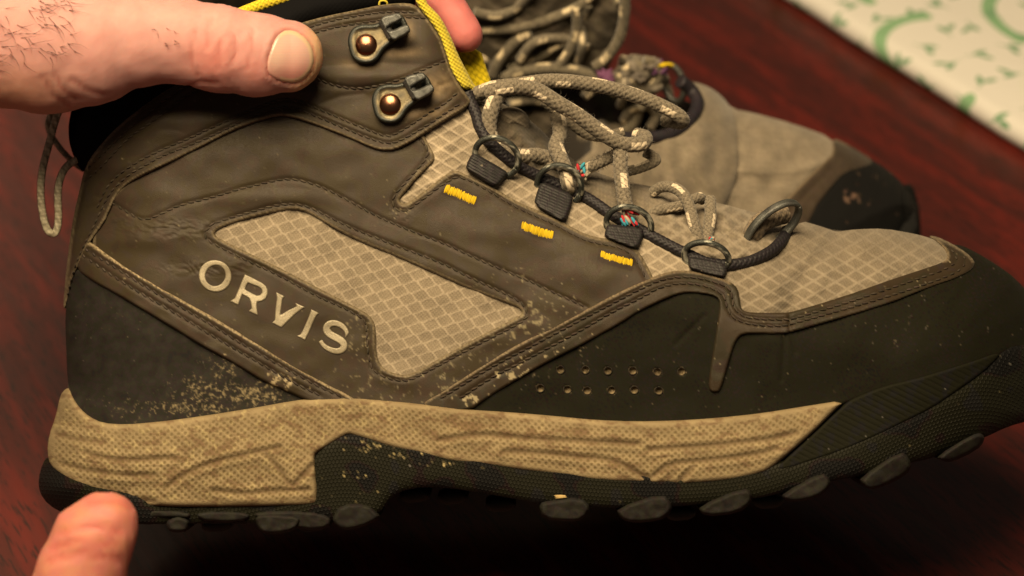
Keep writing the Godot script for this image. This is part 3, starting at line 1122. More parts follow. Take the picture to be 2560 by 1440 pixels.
	var tcrease := [pl("1962,835 1958,900 1955,950"), pl("1690,860 1730,820 1760,790"), pl("1975,832 1990,880")]
	var toe_top := func(x, y, d, _g, h):
		var z := rounded(d, 6.0, 8.0) + 3.0 * nz.get_noise_2d(x, y)
		if h < 30.0:
			z -= 2.5 * exp(-(h / 7.0) * (h / 7.0))
		if y > 905.0 and x > 1330.0 and x < 1720.0:
			for q in holes:
				var r := Vector2(x, y).distance_to(q)
				if r < 14.0:
					z -= 9.0 * (1.0 - sm(6.0, 10.5, r))
		return z
	var toe_dirt := [[1450.0, 880.0, 70.0, 40.0, 0.28], [1310.0, 925.0, 60.0, 30.0, 0.38], [2235.0, 850.0, 26.0, 14.0, 0.36], [1460.0, 900.0, 30.0, 20.0, 0.2], [2290.0, 800.0, 90.0, 40.0, 0.12]]
	var toe_col := func(x, y, _d, _g, _h):
		var w := blobs(x, y, toe_dirt)
		var v := 0.95 * nd.get_noise_2d(x * 2.2, y * 2.2) + 0.15 * nf.get_noise_2d(x * 1.9, y * 1.9) + w - 0.5
		var c := Color(0.006, 0.0062, 0.0054).lerp(Color(0.015, 0.0125, 0.0095), 0.45 + 0.2 * nz.get_noise_2d(x * 0.8, y * 0.8 + 900.0) + 0.35 * nf.get_noise_2d(x * 2.0, y * 2.0))
		c = c.lerp(Color(0.22, 0.185, 0.12), 0.6 * sm(0.0, 0.4, v))
		if ns.get_noise_2d(x * 2.4, y * 2.4) > 0.955:
			c = c.lerp(Color(0.22, 0.20, 0.165), 0.16)
		if y > 905.0 and x > 1330.0 and x < 1720.0:
			for q in holes:
				var r := Vector2(x, y).distance_to(q)
				if r < 10.0:
					c = c.lerp(Color(0.11, 0.085, 0.05) * (0.7 + 1.6 * hsh(int(x / 5.0), int(y / 5.0))), 0.8)
		c.a = 1.0
		return c
	var tp := add("toe_rubber", relief([tr], {"step": 3.6, "creases": tcrease, "top": toe_top, "col": toe_col}), M.rubber, b)
	for q in holes:
		var pile := Pile.new()
		var ring := PackedVector3Array()
		for k in 17:
			var a := TAU * k / 16.0
			var x := q.x + cos(a) * 10.0
			var y := q.y + sin(a) * 10.0
			ring.append(pt(x, y, base(x, y) + 6.2))
		tube(pile, ring, 1.4 * K, 6, func(_a, _s, _t): return 1.0, func(_a, s, _t): return Color(0.016, 0.014, 0.011) * (0.7 + 1.4 * hsh(int(s * 9000.0), int(q.x))))
		add("vent_hole", pile.mesh(), M.rubber, tp)
	var tb := cut(pl("1058,1010 1067,1000 1125,967 1225,902 1310,852 1400,810 1500,755 1575,717 1640,690 1665,681 1700,675 1750,680 1800,694 1830,707 1845,722 1850,752 1853,772 1866,780 1900,782 1962,782 1980,780 2025,767 2080,750 2146,729 2211,705 2267,686 2314,671 2352,658 2366,649 2370,637 2361,619 2342,602 2318,588 2345,592 2380,609 2417,632 2436,652 2436,664 2423,679 2380,699 2342,711 2286,733 2230,756 2155,780 2080,802 1982,830 1950,836 1875,834 1854,837 1841,850 1830,877 1815,930 1803,970 1795,981 1780,981 1771,970 1775,927 1785,865 1795,800 1800,757 1792,742 1762,734 1712,731 1675,742 1600,777 1550,810 1450,865 1375,902 1300,945 1225,990 1170,1030 1080,1030"), 1)
	var t1 := cut(pl("1107,992 1190,940 1250,905 1325,867 1400,827 1475,787 1537,755 1600,722 1650,700 1700,691 1750,695 1787,705 1820,717 1831,740 1833,765 1850,786 1880,796 1970,800 2000,791 2100,762 2240,716 2300,695 2360,675 2392,655 2388,634 2362,612"), 1, false)
	var t2 := cut(pl("1155,992 1225,945 1300,907 1375,867 1450,827 1525,782 1600,745 1650,717 1700,707 1750,711 1787,722 1811,740 1816,765 1832,796 1875,811 1950,816 1990,806 2100,776 2240,735 2330,705 2390,682 2413,662 2410,642"), 1, false)
	var tband := func(x, y, d, g, h):
		var c := leather(x, y, 30.0, g, h, false) * 0.75
		var up: bool = (x < 1640.0 and y < 690.0 + (1640.0 - x) * 0.548 + 16.0) or (x >= 1640.0 and x < 1830.0 and y < 712.0)
		if d < 8.0 and (up or (x > 2300.0 and y < 655.0)):
			c = c.lerp(Color(0.18, 0.14, 0.09) * (0.8 + 0.7 * nf.get_noise_2d(x * 1.6, y * 1.6)), 0.8 * (1.0 - sm(3.0, 8.0, d)))
		var v := nd.get_noise_2d(x * 2.0, y * 2.0) + blobs(x, y, [[1290.0, 935.0, 70.0, 40.0, 0.42], [1180.0, 1000.0, 50.0, 20.0, 0.5], [1380.0, 880.0, 60.0, 40.0, 0.22]]) - 0.5
		c = c.lerp(Color(0.34, 0.29, 0.18), 0.7 * sm(0.0, 0.2, v))
		if ns.get_noise_2d(x * 2.6, y * 2.6) > 0.975:
			c = c.lerp(Color(0.4, 0.36, 0.28), 0.2)
		c.a = 1.0
		return c
	var seamed := add("toe_band", relief([tb], {"step": 3.4, "seams": [t1, t2], "creases": [pl("1974,778 1975,838")], "top": func(x, y, d, g, h): return 7.0 + rounded(d, 8.0, 3.5) - groove(g, 3.4, 5.0) + 2.0 * nz.get_noise_2d(x * 2.0, y * 2.0) - 4.0 * exp(-(h / 5.0) * (h / 5.0)), "col": tband}), M.leather, b)
	stitches(seamed, [t1, t2], 14.4, 19.0, Color(0.036, 0.028, 0.022), func(x, y): return 2.0 * nz.get_noise_2d(x * 2.0, y * 2.0))

	sole(b)
	hardware(b)
	laces(b)

func letters(b: Node3D, swell: Callable) -> void:
	var gold := func(x, y, d, _g, _h):
		var c := Color(0.235, 0.205, 0.14) * (1.0 + 0.16 * nf.get_noise_2d(x * 1.5, y * 1.5) + 0.12 * nz.get_noise_2d(x * 5.0, y * 5.0))
		if nd.get_noise_2d(x * 4.0, y * 4.0) > 0.42:
			c = c * 0.6
		c = c * (0.72 + 0.28 * sm(0.0, 3.0, d))
		c.a = 1.0
		return c
	var top := func(x, y, d, _g, _h): return 11.2 + swell.call(x, y) + rounded(d, 2.4, 2.0)
	var ring := func(c: Vector2, rx: float, ry: float) -> PackedVector2Array:
		var p := PackedVector2Array()
		for k in 48:
			var a := TAU * k / 48.0
			p.append(c + Vector2(cos(a) * rx, sin(a) * ry).rotated(0.5))
		return p
	var shapes := []
	shapes.append([ring.call(Vector2(538, 690), 41.5, 39.5), ring.call(Vector2(538.5, 689), 24.5, 26.5)])
	shapes.append([pl("612,686 628,693 655,707 665,715 670,725 669,737 664,747 655,753 643,755 642,762 643,775 645,789 634,784 621,778 629,771 627,757 623,746 615,741 606,736 601,748 598,757 595,763 575,753 587,745 594,729 607,698"), pl("620,707 632,712 646,717 654,723 655,731 650,738 642,739 630,733 613,724 615,716")])
	shapes.append([pl("690,730 712,741 706,748 704,765 701,788 720,776 741,766 738,757 763,768 754,773 735,788 705,818 702,819 680,807 687,800 689,770 692,746")])
	shapes.append([pl("778,773 798,783 791,789 783,806 772,832 767,842 763,851 741,840 751,836 758,824 769,799 776,781")])
	# S: a stroke of even width with small serifs
	var spine := cut(pl("868,836 865,824 852,812 836,807 822,810 815,820 819,832 833,841 850,849 861,860 859,872 846,879 828,876 810,866 801,852"), 2, false)
	var left := PackedVector2Array()
	var right := PackedVector2Array()
	var m := spine.size()
	for i in m:
		var d := (spine[mini(i + 1, m - 1)] - spine[maxi(i - 1, 0)]).normalized()
		var n := Vector2(-d.y, d.x)
		var t := i / float(m - 1)
		var w := 5.0 + 4.2 * sin(PI * clampf((t - 0.05) / 0.9, 0.0, 1.0))
		left.append(spine[i] + n * w)
		right.append(spine[i] - n * w)
	var s := PackedVector2Array()
	s.append(Vector2(863, 845))
	for i in m:
		s.append(right[i])
	s.append(Vector2(808, 846))
	s.append(Vector2(790, 853))
	for i in range(m - 1, -1, -1):
		s.append(left[i])
	s.append(Vector2(877, 827))
	# the stroke may fold on itself at its ends: take its outline
	var merged := Geometry2D.offset_polygon(s, 0.3)
	shapes.append([merged[0]])
	for sh in shapes:
		add("letter", relief(sh, {"step": 2.0, "top": top, "col": gold, "skirt": 8.0, "edge": Color(0.12, 0.095, 0.05)}), M.foil, b)

# midsole, outsole and its lugs
func sole(b: Node3D) -> void:
	var ms := cut(pl("172,970 182,996 200,1022 222,1042 255,1058 310,1062 385,1056 460,1047 560,1032 640,1019 715,1005 777,996 865,994 965,1001 1065,1012 1165,1024 1280,1031 1385,1040 1485,1050 1585,1054 1685,1052 1785,1046 1900,1034 2005,1017 2114,1000 2080,1034 2030,1084 1967,1139 1932,1168 1905,1184 1835,1201 1760,1208 1685,1211 1560,1206 1460,1200 1410,1191 1335,1180 1260,1170 1140,1157 1040,1135 965,1115 890,1091 874,1086 862,1090 800,1127 786,1138 788,1170 794,1225 794,1256 782,1263 700,1265 485,1268 335,1263 260,1242 200,1217 158,1190 125,1162 118,1130 122,1090 140,1040 150,990 162,973"), 1)
	var lines := [pl("1310,1097 1435,1103 1597,1110"), pl("1260,1130 1347,1132 1435,1142 1510,1147 1560,1162 1597,1187 1622,1195"), pl("1635,1190 1672,1160 1735,1155 1810,1147 1900,1135 1942,1122"), pl("1702,1200 1735,1166"), pl("1622,1125 1697,1120 1785,1114 1900,1102 1942,1095 1990,1082"), pl("140,1082 180,1097 235,1104 260,1104"), pl("210,1130 255,1144 310,1152 435,1145"), pl("160,1160 200,1172 247,1181 322,1190 385,1187"), pl("415,1220 450,1193 510,1163 585,1143 700,1118"), pl("335,1250 385,1253"), pl("535,1227 610,1236 677,1228 770,1225"), pl("665,1135 695,1170 725,1217 745,1205 780,1165"), pl("1100,1100 1200,1085 1300,1096")]
	var cl := []
	for l in lines:
		cl.append(cut(l, 1, false))
	var tops := ms
	var ms_top := func(x, y, d, _g, h):
		var z := 4.0 + rounded(d, 22.0, 16.0) + 5.0 * nz.get_noise_2d(x, y)
		var bulge := sm(980.0, 1150.0, y) * sm(900.0, 500.0, x)
		z += 12.0 * bulge
		if h < 40.0:
			z -= 3.4 * exp(-(h / 7.0) * (h / 7.0)) - 2.8 * exp(-pow((h - 14.0) / 8.0, 2.0))
		# moulded pits
		var v = (y - midline(x)) / 8.6
		var row := roundf(v)
		var u = x / 17.5 - (0.5 if posmod(row, 2.0) > 0.5 else 0.0)
		var du = (u - roundf(u)) * 17.5
		var dv = (v - row) * 8.6
		var r := sqrt(du * du + dv * dv)
		return z - 1.3 * (1.0 - sm(2.6, 4.6, r)) * sm(6.0, 20.0, d) * sm(2.0, 9.0, h)
	var ms_col := func(x, y, d, _g, h):
		var v = (y - midline(x)) / 8.6
		var row := roundf(v)
		var u = x / 17.5 - (0.5 if posmod(row, 2.0) > 0.5 else 0.0)
		var du = (u - roundf(u)) * 17.5
		var dv = (v - row) * 8.6
		var r := sqrt(du * du + dv * dv)
		var n := nd.get_noise_2d(x * 0.8, y * 1.6 + 700.0)
		var c := Color(0.205, 0.160, 0.093) * (1.0 + 0.22 * nz.get_noise_2d(x * 1.2, y * 3.0)) 
		c = c.lerp(Color(0.125, 0.082, 0.048), 0.9 * sm(0.0, 0.5, n + blobs(x, y, [[1170.0, 1060.0, 90.0, 30.0, 0.35], [270.0, 1150.0, 60.0, 14.0, 0.45], [740.0, 1060.0, 40.0, 60.0, 0.25], [510.0, 1140.0, 90.0, 40.0, 0.25], [1380.0, 1085.0, 120.0, 14.0, 0.4], [420.0, 1190.0, 120.0, 14.0, 0.3], [1560.0, 1165.0, 60.0, 14.0, 0.35], [880.0, 1040.0, 120.0, 12.0, 0.3]])))
		c = c.lerp(Color(0.35, 0.29, 0.15), 0.5 * sm(0.25, 0.6, nd.get_noise_2d(x * 1.7 + 300.0, y * 1.7) + (0.12 if x < 1000.0 else -0.05)))
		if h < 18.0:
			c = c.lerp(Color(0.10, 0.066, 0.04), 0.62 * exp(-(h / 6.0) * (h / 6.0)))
		var fill := 0.68 + 0.3 * nd.get_noise_2d(x * 1.4 + 90.0, y * 1.4) + 0.25 * sm(1100.0, 1190.0, y)
		c = c.lerp(Color(0.09, 0.065, 0.03), clampf(fill, 0.15, 0.85) * (1.0 - sm(2.8, 4.9, r)) * sm(5.0, 26.0, d))
		if d < 6.0:
			c = c.lerp(Color(0.16, 0.115, 0.06), 0.4 * (1.0 - d / 6.0))
		c.a = 1.0
		return c
	add("midsole", relief([ms], {"step": 2.6, "creases": cl, "top": ms_top, "col": ms_col, "skirt": 30.0}), M.foam, b)

	var os := cut(pl("106,1160 96,1195 98,1230 120,1262 160,1284 220,1300 330,1312 480,1308 640,1310 830,1300 905,1300 950,1282 966,1258 992,1230 1065,1215 1165,1225 1280,1246 1347,1258 1485,1268 1541,1270 1682,1267 1745,1261 1885,1247 1955,1233 2080,1202 2150,1190 2280,1156 2325,1147 2345,1136 2462,1094 2520,1066 2580,1050 2626,1020 2650,960 2648,900 2600,870 2540,860 2492,890 2455,930 2330,1010 2200,1070 2100,1110 2000,1145 1900,1160 1700,1180 1500,1170 1260,1140 1040,1105 872,1070 780,1120 770,1240 480,1250 260,1225 150,1165 118,1140"), 1)
	var os_col := func(x, y, d, _g, _h):
		var c := Color(0.0085, 0.0083, 0.007) * (1.0 + 0.25 * nz.get_noise_2d(x, y))
		var w := blobs(x, y, [[930.0, 1120.0, 60.0, 22.0, 0.5], [1000.0, 1140.0, 60.0, 16.0, 0.45], [1090.0, 1160.0, 60.0, 10.0, 0.42], [890.0, 1190.0, 60.0, 60.0, 0.28], [1180.0, 1170.0, 100.0, 6.0, 0.3]])
		var v := 0.6 * nd.get_noise_2d(x * 2.0, y * 2.0) + 0.5 * nf.get_noise_2d(x * 2.0, y * 2.0) + w - 0.52
		c = c.lerp(Color(0.40, 0.33, 0.165), 0.85 * sm(0.0, 0.35, v))
		if ns.get_noise_2d(x * 2.6, y * 2.6) > 0.975:
			c = c.lerp(Color(0.4, 0.38, 0.34), 0.25)
		c.a = 1.0
		return c
	add("outsole", relief([os], {"step": 5.0, "skirt": 1.0, "through": 0.92, "top": func(x, y, d, _g, _h): return 4.0 + rounded(d, 18.0, 34.0) + 26.0 * sm(1150.0, 1240.0, y) * sm(430.0, 300.0, x), "col": os_col, "uvf": func(x, y): return Vector2(x, y - midline(x)) * 0.01}), M.sole, b)
	var ribs := cut(pl("1940,1172 1972,1142 2034,1086 2086,1036 2122,1004 2146,992 2211,966 2286,949 2361,927 2436,904 2502,880 2490,898 2455,932 2380,985 2330,1020 2255,1057 2180,1094 2105,1126 2030,1151 1960,1174"), 1)
	add("toe_sidewall", relief([ribs], {"step": 3.2, "skirt": 16.0, "top": func(x, y, d, _g, _h):
		var q: float = (y - x * 0.5) / 15.0
		return 17.0 + rounded(d, 5.0, 4.0) - 2.6 * (1.0 - sm(0.0, 0.16, absf(q - roundf(q)))) * sm(2.0, 14.0, d), "col": func(x, y, d, _g, _h):
		var c := Color(0.0105, 0.0092, 0.0076) * (1.0 + 0.25 * nd.get_noise_2d(x, y))
		if ns.get_noise_2d(x * 2.6, y * 2.6) > 0.95:
			c = c.lerp(Color(0.4, 0.38, 0.34), 0.25)
		c.a = 1.0
		return c}), M.rubber, b)
	var lugs := ["415,1302 440,1290 458,1293 476,1302 471,1325 460,1331 429,1331 418,1322", "636,1288 672,1284 752,1290 748,1318 720,1332 662,1337 642,1318", "830,1294 852,1260 917,1259 947,1285 950,1297 905,1320 858,1327 836,1312", "1346,1260 1372,1251 1452,1242 1480,1270 1457,1300 1430,1305 1357,1299", "1540,1271 1657,1231 1684,1265 1672,1288 1648,1302 1585,1308 1551,1298", "1745,1266 1860,1218 1881,1232 1878,1258 1848,1283 1760,1293", "1955,1236 2055,1178 2078,1200 2073,1221 2042,1246 1982,1256 1962,1250", "2149,1196 2250,1126 2276,1146 2278,1176 2242,1202 2182,1226 2161,1218", "2342,1141 2430,1086 2456,1082 2463,1101 2442,1126 2380,1156 2356,1153", "352,1272 476,1276 478,1300 440,1296 356,1298", "490,1276 626,1278 626,1303 560,1308 494,1302", "632,1276 770,1276 830,1290 826,1322 760,1326 640,1300"]
	for k in lugs.size():
		var p := cut(pl(lugs[k]), 1)
		var low := 12.0 if k < 9 else 2.0
		add("lug", relief([p], {"step": 4.0, "skirt": 190.0, "reach": 30.0, "top": func(x, y, d, _g, _h): return low + rounded(d, 34.0, 7.0) + 3.0 * nz.get_noise_2d(x * 4.0, y * 4.0) - 0.12 * maxf(0.0, y - 1235.0), "col": func(x, y, _d, _g, _h): return Color(0.017, 0.016, 0.0145) * (1.0 + 0.3 * nd.get_noise_2d(x * 1.5, y * 1.5))}), M.lug, b)
	# the row of lugs along the middle of the sole, seen in the gaps
	for q in [[1035.0, 1245.0], [1130.0, 1250.0], [540.0, 1318.0], [780.0, 1318.0], [1250.0, 1268.0], [1700.0, 1290.0], [1920.0, 1260.0]]:
		var p := cut(pl("%f,%f %f,%f %f,%f %f,%f" % [q[0] - 42.0, q[1] - 18.0, q[0] + 42.0, q[1] - 22.0, q[0] + 38.0, q[1] + 8.0, q[0] - 30.0, q[1] + 14.0]), 1)
		add("lug", relief([p], {"step": 7.0, "skirt": 120.0, "top": func(_x, _y, d, _g, _h): return -150.0 + rounded(d, 20.0, 10.0), "col": func(_x, _y, _d, _g, _h): return Color(0.03, 0.029, 0.027)}), M.lug, b)

func hardware(b: Node3D) -> void:
	# two lace hooks: plate, rivet and bent tab
	var plate := cut(pl("872,122 868,95 880,70 905,60 935,62 960,50 985,34 1005,36 1020,60 1022,84 985,104 958,124 945,148 925,160 898,158 880,145"), 2)
	var tab := pl("950,50 955,43 962,40 992,32 999,33 1005,42 1005,47 991,55 976,63 968,69 968,76 974,77 986,74 1002,66 1015,62 1021,63 1025,72 1025,78 1010,89 989,100 983,101 976,96 968,82 957,64")
	for k in 2:
		var o := Vector2(60, 149) * k
		var pp := PackedVector2Array()
		for v in plate:
			pp.append(v + o)
		var tt := PackedVector2Array()
		for v in tab:
			tt.append(v + o)
		var zc := base(945.0 + o.x, 95.0 + o.y) + 42.0
		var flat := func(x, _y): return zc + (x - 945.0 - o.x) * (base(1000.0 + o.x, 95.0 + o.y) - base(890.0 + o.x, 95.0 + o.y)) / 110.0
		var p := add("lace_hook", relief([pp], {"step": 3.0, "base": flat, "skirt": 16.0, "top": func(x, y, d, _g, _h): return rounded(d, 8.0, 5.0) - 3.5 * sm(9.0, 14.0, d) * (1.0 - sm(50.0, 60.0, absf(x - 945.0 - o.x))), "col": func(x, y, d, _g, _h):
			var w := sm(8.0, 14.0, d) * clampf(0.75 + 0.9 * nd.get_noise_2d(x * 1.6, y * 1.6) - sm(975.0, 1000.0, x - o.x), 0.0, 1.0)
			return Color(0.035, 0.036, 0.034).lerp(Color(0.21, 0.175, 0.10), w)}), M.iron, b)
		# rivet
		var pile := Pile.new()
		var c := Vector2(915, 112) + o
		var v0 := 0
		var rows := [[0.0, 11.5], [8.0, 11.0], [15.0, 9.6], [21.0, 7.2], [25.5, 4.2], [27.6, 1.0], [28.4, -3.0], [28.4, -8.0]]
		for r in rows:
			for j in 36:
				var a := TAU * j / 36.0
				var x: float = c.x + cos(a) * r[0]
				var y: float = c.y + sin(a) * r[0]
				pile.pos.append(pt(x, y, flat.call(x, y) + 4.0 + r[1]))
				pile.nor.append(Vector3.ZERO)
				pile.col.append(Color.WHITE)
				pile.uv.append(Vector2.ZERO)
		for r in rows.size() - 1:
			for j in 36:
				var p0 := r * 36 + j
				var p1 := r * 36 + (j + 1) % 36
				for w in [p0, p1, p0 + 36, p1, p1 + 36, p0 + 36]:
					pile.idx.append(w)
		pile.smooth_from(0, 0)
		var v := pile.mesh()
		add("rivet", v, M.copper, p)
		var tilt := func(x, y): return flat.call(x, y) + 22.0 + (x - 950.0 - o.x) * 0.18
		add("hook_tab", relief([tt], {"step": 2.2, "base": tilt, "skirt": 11.0, "top": func(x, y, d, _g, _h): return rounded(d, 7.0, 4.5) + 7.0 * sm(30.0, 0.0, (x - 950.0 - o.x) * 0.9 + (y - 50.0 - o.y) * 0.0), "col": func(x, y, d, _g, _h): return Color(0.115, 0.12, 0.115).lerp(Color(0.05, 0.052, 0.05), clampf(0.5 + 1.4 * nd.get_noise_2d(x * 2.0, y * 2.0), 0.0, 1.0))}), M.iron, p)
		# the fold that joins tab and plate
		var fold := Pile.new()
		var f0 := Vector2(956, 52) + o
		var f1 := Vector2(981, 96) + o
		tube(fold, spline([pt(f0.x, f0.y, tilt.call(f0.x, f0.y) - 8.0), pt(f1.x, f1.y, tilt.call(f1.x, f1.y) - 8.0)], 4.0 * K), 11.0 * K, 12, func(_a, _s, _t): return 1.0, func(_a, _s, _t): return Color(0.06, 0.062, 0.06))
		add("hook_fold", fold.mesh(), M.iron, p)

	# webbing loops with wire rings
	var loops := [
		["1184,380 1215,398 1245,415 1272,432 1262,446 1241,468 1222,460 1190,440 1163,424 1170,400", Vector2(1242, 393), 57.0, 46.0, 0.5, 0.52],
		["1353,452 1395,470 1434,487 1428,515 1412,556 1380,540 1334,511 1342,480", Vector2(1398, 466), 56.0, 52.0, 0.35, 0.40],
		["1519,560 1565,564 1611,567 1608,592 1593,623 1560,612 1511,593 1514,575", Vector2(1572, 562), 57.0, 44.0, 0.25, 0.12],
		["1722,640 1770,648 1819,660 1816,686 1806,694 1765,684 1724,672 1721,655", Vector2(1766, 643), 56.0, 36.0, 0.2, 0.16]]
	for l in loops:
		var p := cut(pl(l[0]), 1)
		var ax := Vector2(cos(l[5]), sin(l[5]))
		var o: Vector2 = l[1]
		var w := add("webbing_loop", relief([p], {"step": 2.6, "skirt": 30.0, "top": func(x, y, d, _g, _h):
			var u = (x - o.x) * ax.x + (y - o.y) * ax.y
			var v = -(x - o.x) * ax.y + (y - o.y) * ax.x
			return 12.0 + rounded(d, 14.0, 9.0) + 3.6 * absf(sin(v * PI / 7.0)) * (0.35 + 0.65 * absf(sin(u * PI / 6.5 + roundf(v / 7.0) * 1.57))) + 10.0 * exp(-pow((v + 2.0) / 14.0, 2.0)), "col": func(x, y, _d, _g, _h):
			var u = (x - o.x) * ax.x + (y - o.y) * ax.y
			var v = -(x - o.x) * ax.y + (y - o.y) * ax.x
			return Color(0.0125, 0.0115, 0.0125) * (0.6 + 0.8 * absf(sin(v * PI / 7.0))) + (Color(0.12, 0.1, 0.07) if ns.get_noise_2d(x * 2.7, y * 2.7) > 0.95 else Color.BLACK)}), M.web, b)
		var pile := Pile.new()
		var path := PackedVector3Array()
		var zc := base(o.x, o.y)
		for k in 49:
			var a := TAU * k / 48.0
			var q := Vector2(cos(a) * l[2], sin(a) * l[3]).rotated(l[4])
			path.append(pt(o.x + q.x, o.y + q.y, zc + 26.0 - q.y * 0.5 + 8.0 * cos(a)))
		tube(pile, path, 7.6 * K, 14, func(_a, _s, _t): return 1.0, func(a, s, _t): return Color(0.035, 0.036, 0.033).lerp(Color(0.36, 0.36, 0.30), sm(0.0, 0.16, nd.get_noise_2d(s / K * 0.7, a * 9.0) - 0.02)))
		add("ring", pile.mesh(), M.iron, w)
	# last ring, on the far row: a flat band standing up
	var pile2 := Pile.new()
	var path2 := PackedVector3Array()
	for k in 49:
		var a := TAU * k / 48.0
		var q := Vector2(cos(a) * 82.0, sin(a) * 34.0).rotated(-0.72)
		path2.append(pt(1931.0 + q.x, 566.0 + q.y, base(1940.0, 600.0) + 12.0 - sin(a) * 30.0 + 10.0 * cos(a)))
	tube(pile2, path2, 9.0 * K, 12, func(a, _s, _t): return 1.0 + 0.35 * cos(2.0 * a), func(a, s, _t): return Color(0.045, 0.047, 0.045).lerp(Color(0.12, 0.125, 0.115), clampf(0.4 + nd.get_noise_2d(s / K, a * 9.0), 0.0, 1.0)))
	add("lace_ring", pile2.mesh(), M.iron, b)
	var knot := Pile.new()
	rope(knot, [Vector3(1876, 598, 190), Vector3(1886, 578, 215), Vector3(1900, 558, 215), Vector3(1925, 545, 195), Vector3(1960, 535, 170)], 24.0, 5, true, 900.0, Color(0.2, 0.16, 0.11), Color(0.17, 0.135, 0.095))
	add("ring_tab", knot.mesh(), M.cloth, b)

	# dark piping cord along the gusset
	var cord := Pile.new()
	var cp := []
	for v in pl("1168,232 1178,258 1192,290 1202,322 1230,362 1290,412 1345,440 1405,466 1470,497 1530,537 1590,570 1650,602 1715,634 1770,658 1830,662 1880,652 1925,630 1955,602 1968,575"):
		cp.append(Vector3(v.x, v.y, base(v.x, v.y) + 8.0))
	rope(cord, cp, 14.0, 3, true, 900.0, Color(0.014, 0.012, 0.015), Color(0.014, 0.012, 0.015))
	add("piping_cord", cord.mesh(), M.web, b)

	# yellow knitted trim at the collar's front edge, and the yellow lining behind
	var trim := cut(pl("1030,-40 1037,0 1052,25 1077,55 1102,94 1117,140 1128,176 1152,216 1166,224 1176,220 1186,232 1194,222 1180,204 1165,174 1146,138 1128,93 1106,50 1090,30 1064,6 1058,-40"), 1)
	var knit := func(x, y, d, _g, _h):
		var a := absf(sin(x * 0.36 + y * 0.21)) * absf(sin(x * 0.22 - y * 0.34))
		return 10.0 + rounded(d, 18.0, 11.0) + 6.0 * a
	var knit_col := func(x, y, _d, _g, _h):
		var a := absf(sin(x * 0.36 + y * 0.21)) * absf(sin(x * 0.22 - y * 0.34))
		var c := Color(0.60, 0.50, 0.045) * (0.55 + 0.6 * a) * (1.0 + 0.15 * nf.get_noise_2d(x, y))
		c.a = 1.0
		return c
	add("collar_trim", relief([trim], {"step": 2.8, "skirt": 50.0, "top": knit, "col": knit_col}), M.knit, b)
	var inner := cut(pl("1120,110 1200,120 1216,170 1230,208 1222,232 1190,236 1160,200"), 1)
	add("collar_lining", relief([inner], {"step": 4.0, "skirt": 14.0, "base": func(_x, _y): return 40.0, "top": func(x, y, d, _g, _h): return rounded(d, 24.0, 24.0), "col": func(x, y, _d, _g, _h):
		var a := absf(sin(x * 0.2 + y * 0.12)) * absf(sin(x * 0.14 - y * 0.2))
		return Color(0.58, 0.45, 0.012) * (0.6 + 0.5 * sm(0.1, 0.5, a))}), M.knit, b)
	# trim of the far collar edge, seen over the lining, and a stray thread loop
	var fp := Pile.new()
	rope(fp, [Vector3(540, 60, 150), Vector3(640, 18, 175), Vector3(720, -9, 190), Vector3(820, -45, 190)], 14.0, 2, true, 900.0, Color(0.60, 0.47, 0.03), Color(0.60, 0.47, 0.03))
	add("collar_trim", fp.mesh(), M.knit, b)
	var th := Pile.new()
	rope(th, [Vector3(948, 12, 262), Vector3(950, 4, 266), Vector3(957, 1, 268), Vector3(966, 4, 266), Vector3(968, 10, 262)], 2.6, 2, true, 900.0, Color(0.66, 0.55, 0.06), Color(0.66, 0.55, 0.06))
	add("loose_thread", th.mesh(), M.knit, b)

	# pull loop behind the heel: a flat tape, its edge towards us
	var tape := Pile.new()
	ribbon(tape, cut(pl("165,235 150,270 138,300 124,355 108,412 101,462 103,512 111,556 120,578 132,586 143,577 147,540 144,500 146,462 155,432 170,412 192,398 215,396"), 2, false), 62.0, -70.0, 19.0)
	ribbon(tape, cut(pl("190,225 150,250 118,300 122,330 150,372 185,408 212,425"), 2, false), -110.0, -220.0, 15.0)
	add("pull_loop", tape.mesh(), M.web, b)

func ribbon(pile: Pile, path: PackedVector2Array, z0: float, z1: float, thick: float) -> void:
	var n := path.size()
	var fine := PackedVector2Array()
	for i in n - 1:
		var parts := maxi(1, int(path[i].distance_to(path[i + 1]) / 3.0))
		for k in parts:
			fine.append(path[i].lerp(path[i + 1], k / float(parts)))
	fine.append(path[n - 1])
	n = fine.size()
	# section: rounded rectangle
	var sec := [Vector2(-0.5, 1), Vector2(-0.3, 0.0), Vector2(0.3, 0.0), Vector2(0.5, 1)]
	var v0 := pile.pos.size()
	var prof := []
	for k in 7:
		var a := PI * k / 6.0
		prof.append(Vector2(-cos(a) * 0.5, z0 - thick * 0.4 + sin(a) * thick * 0.4))
	for k in 7:
		var a := PI * k / 6.0
		prof.append(Vector2(cos(a) * 0.5, z1 + thick * 0.4 - sin(a) * thick * 0.4))
	var m := prof.size()
	for i in n:
		var d := (fine[mini(i + 1, n - 1)] - fine[maxi(i - 1, 0)]).normalized()
		var nn := Vector2(-d.y, d.x)
		for k in m:
			var q: Vector2 = fine[i] + nn * prof[k].x * thick
			pile.pos.append(pt(q.x, q.y, prof[k].y + (2.0 * sin(i * 0.9 + k) if k < 7 else 0.0)))
			pile.nor.append(Vector3.ZERO)
			var e := k > 0 and k < 6
			var c := Color(0.44, 0.40, 0.29) * (0.55 + 0.6 * absf(sin(i * 1.1)) * absf(sin(k * 1.3 + i * 0.35))) if e else Color(0.018, 0.017, 0.015)
			c.a = 1.0
			pile.col.append(c)
			pile.uv.append(Vector2(i, k))
	for i in n - 1:
		for k in m:
			var a := v0 + i * m + k
			var b := v0 + i * m + (k + 1) % m
			for w in [a, a + m, b, b, a + m, b + m]:
				pile.idx.append(w)
	pile.smooth_from(v0, 0)

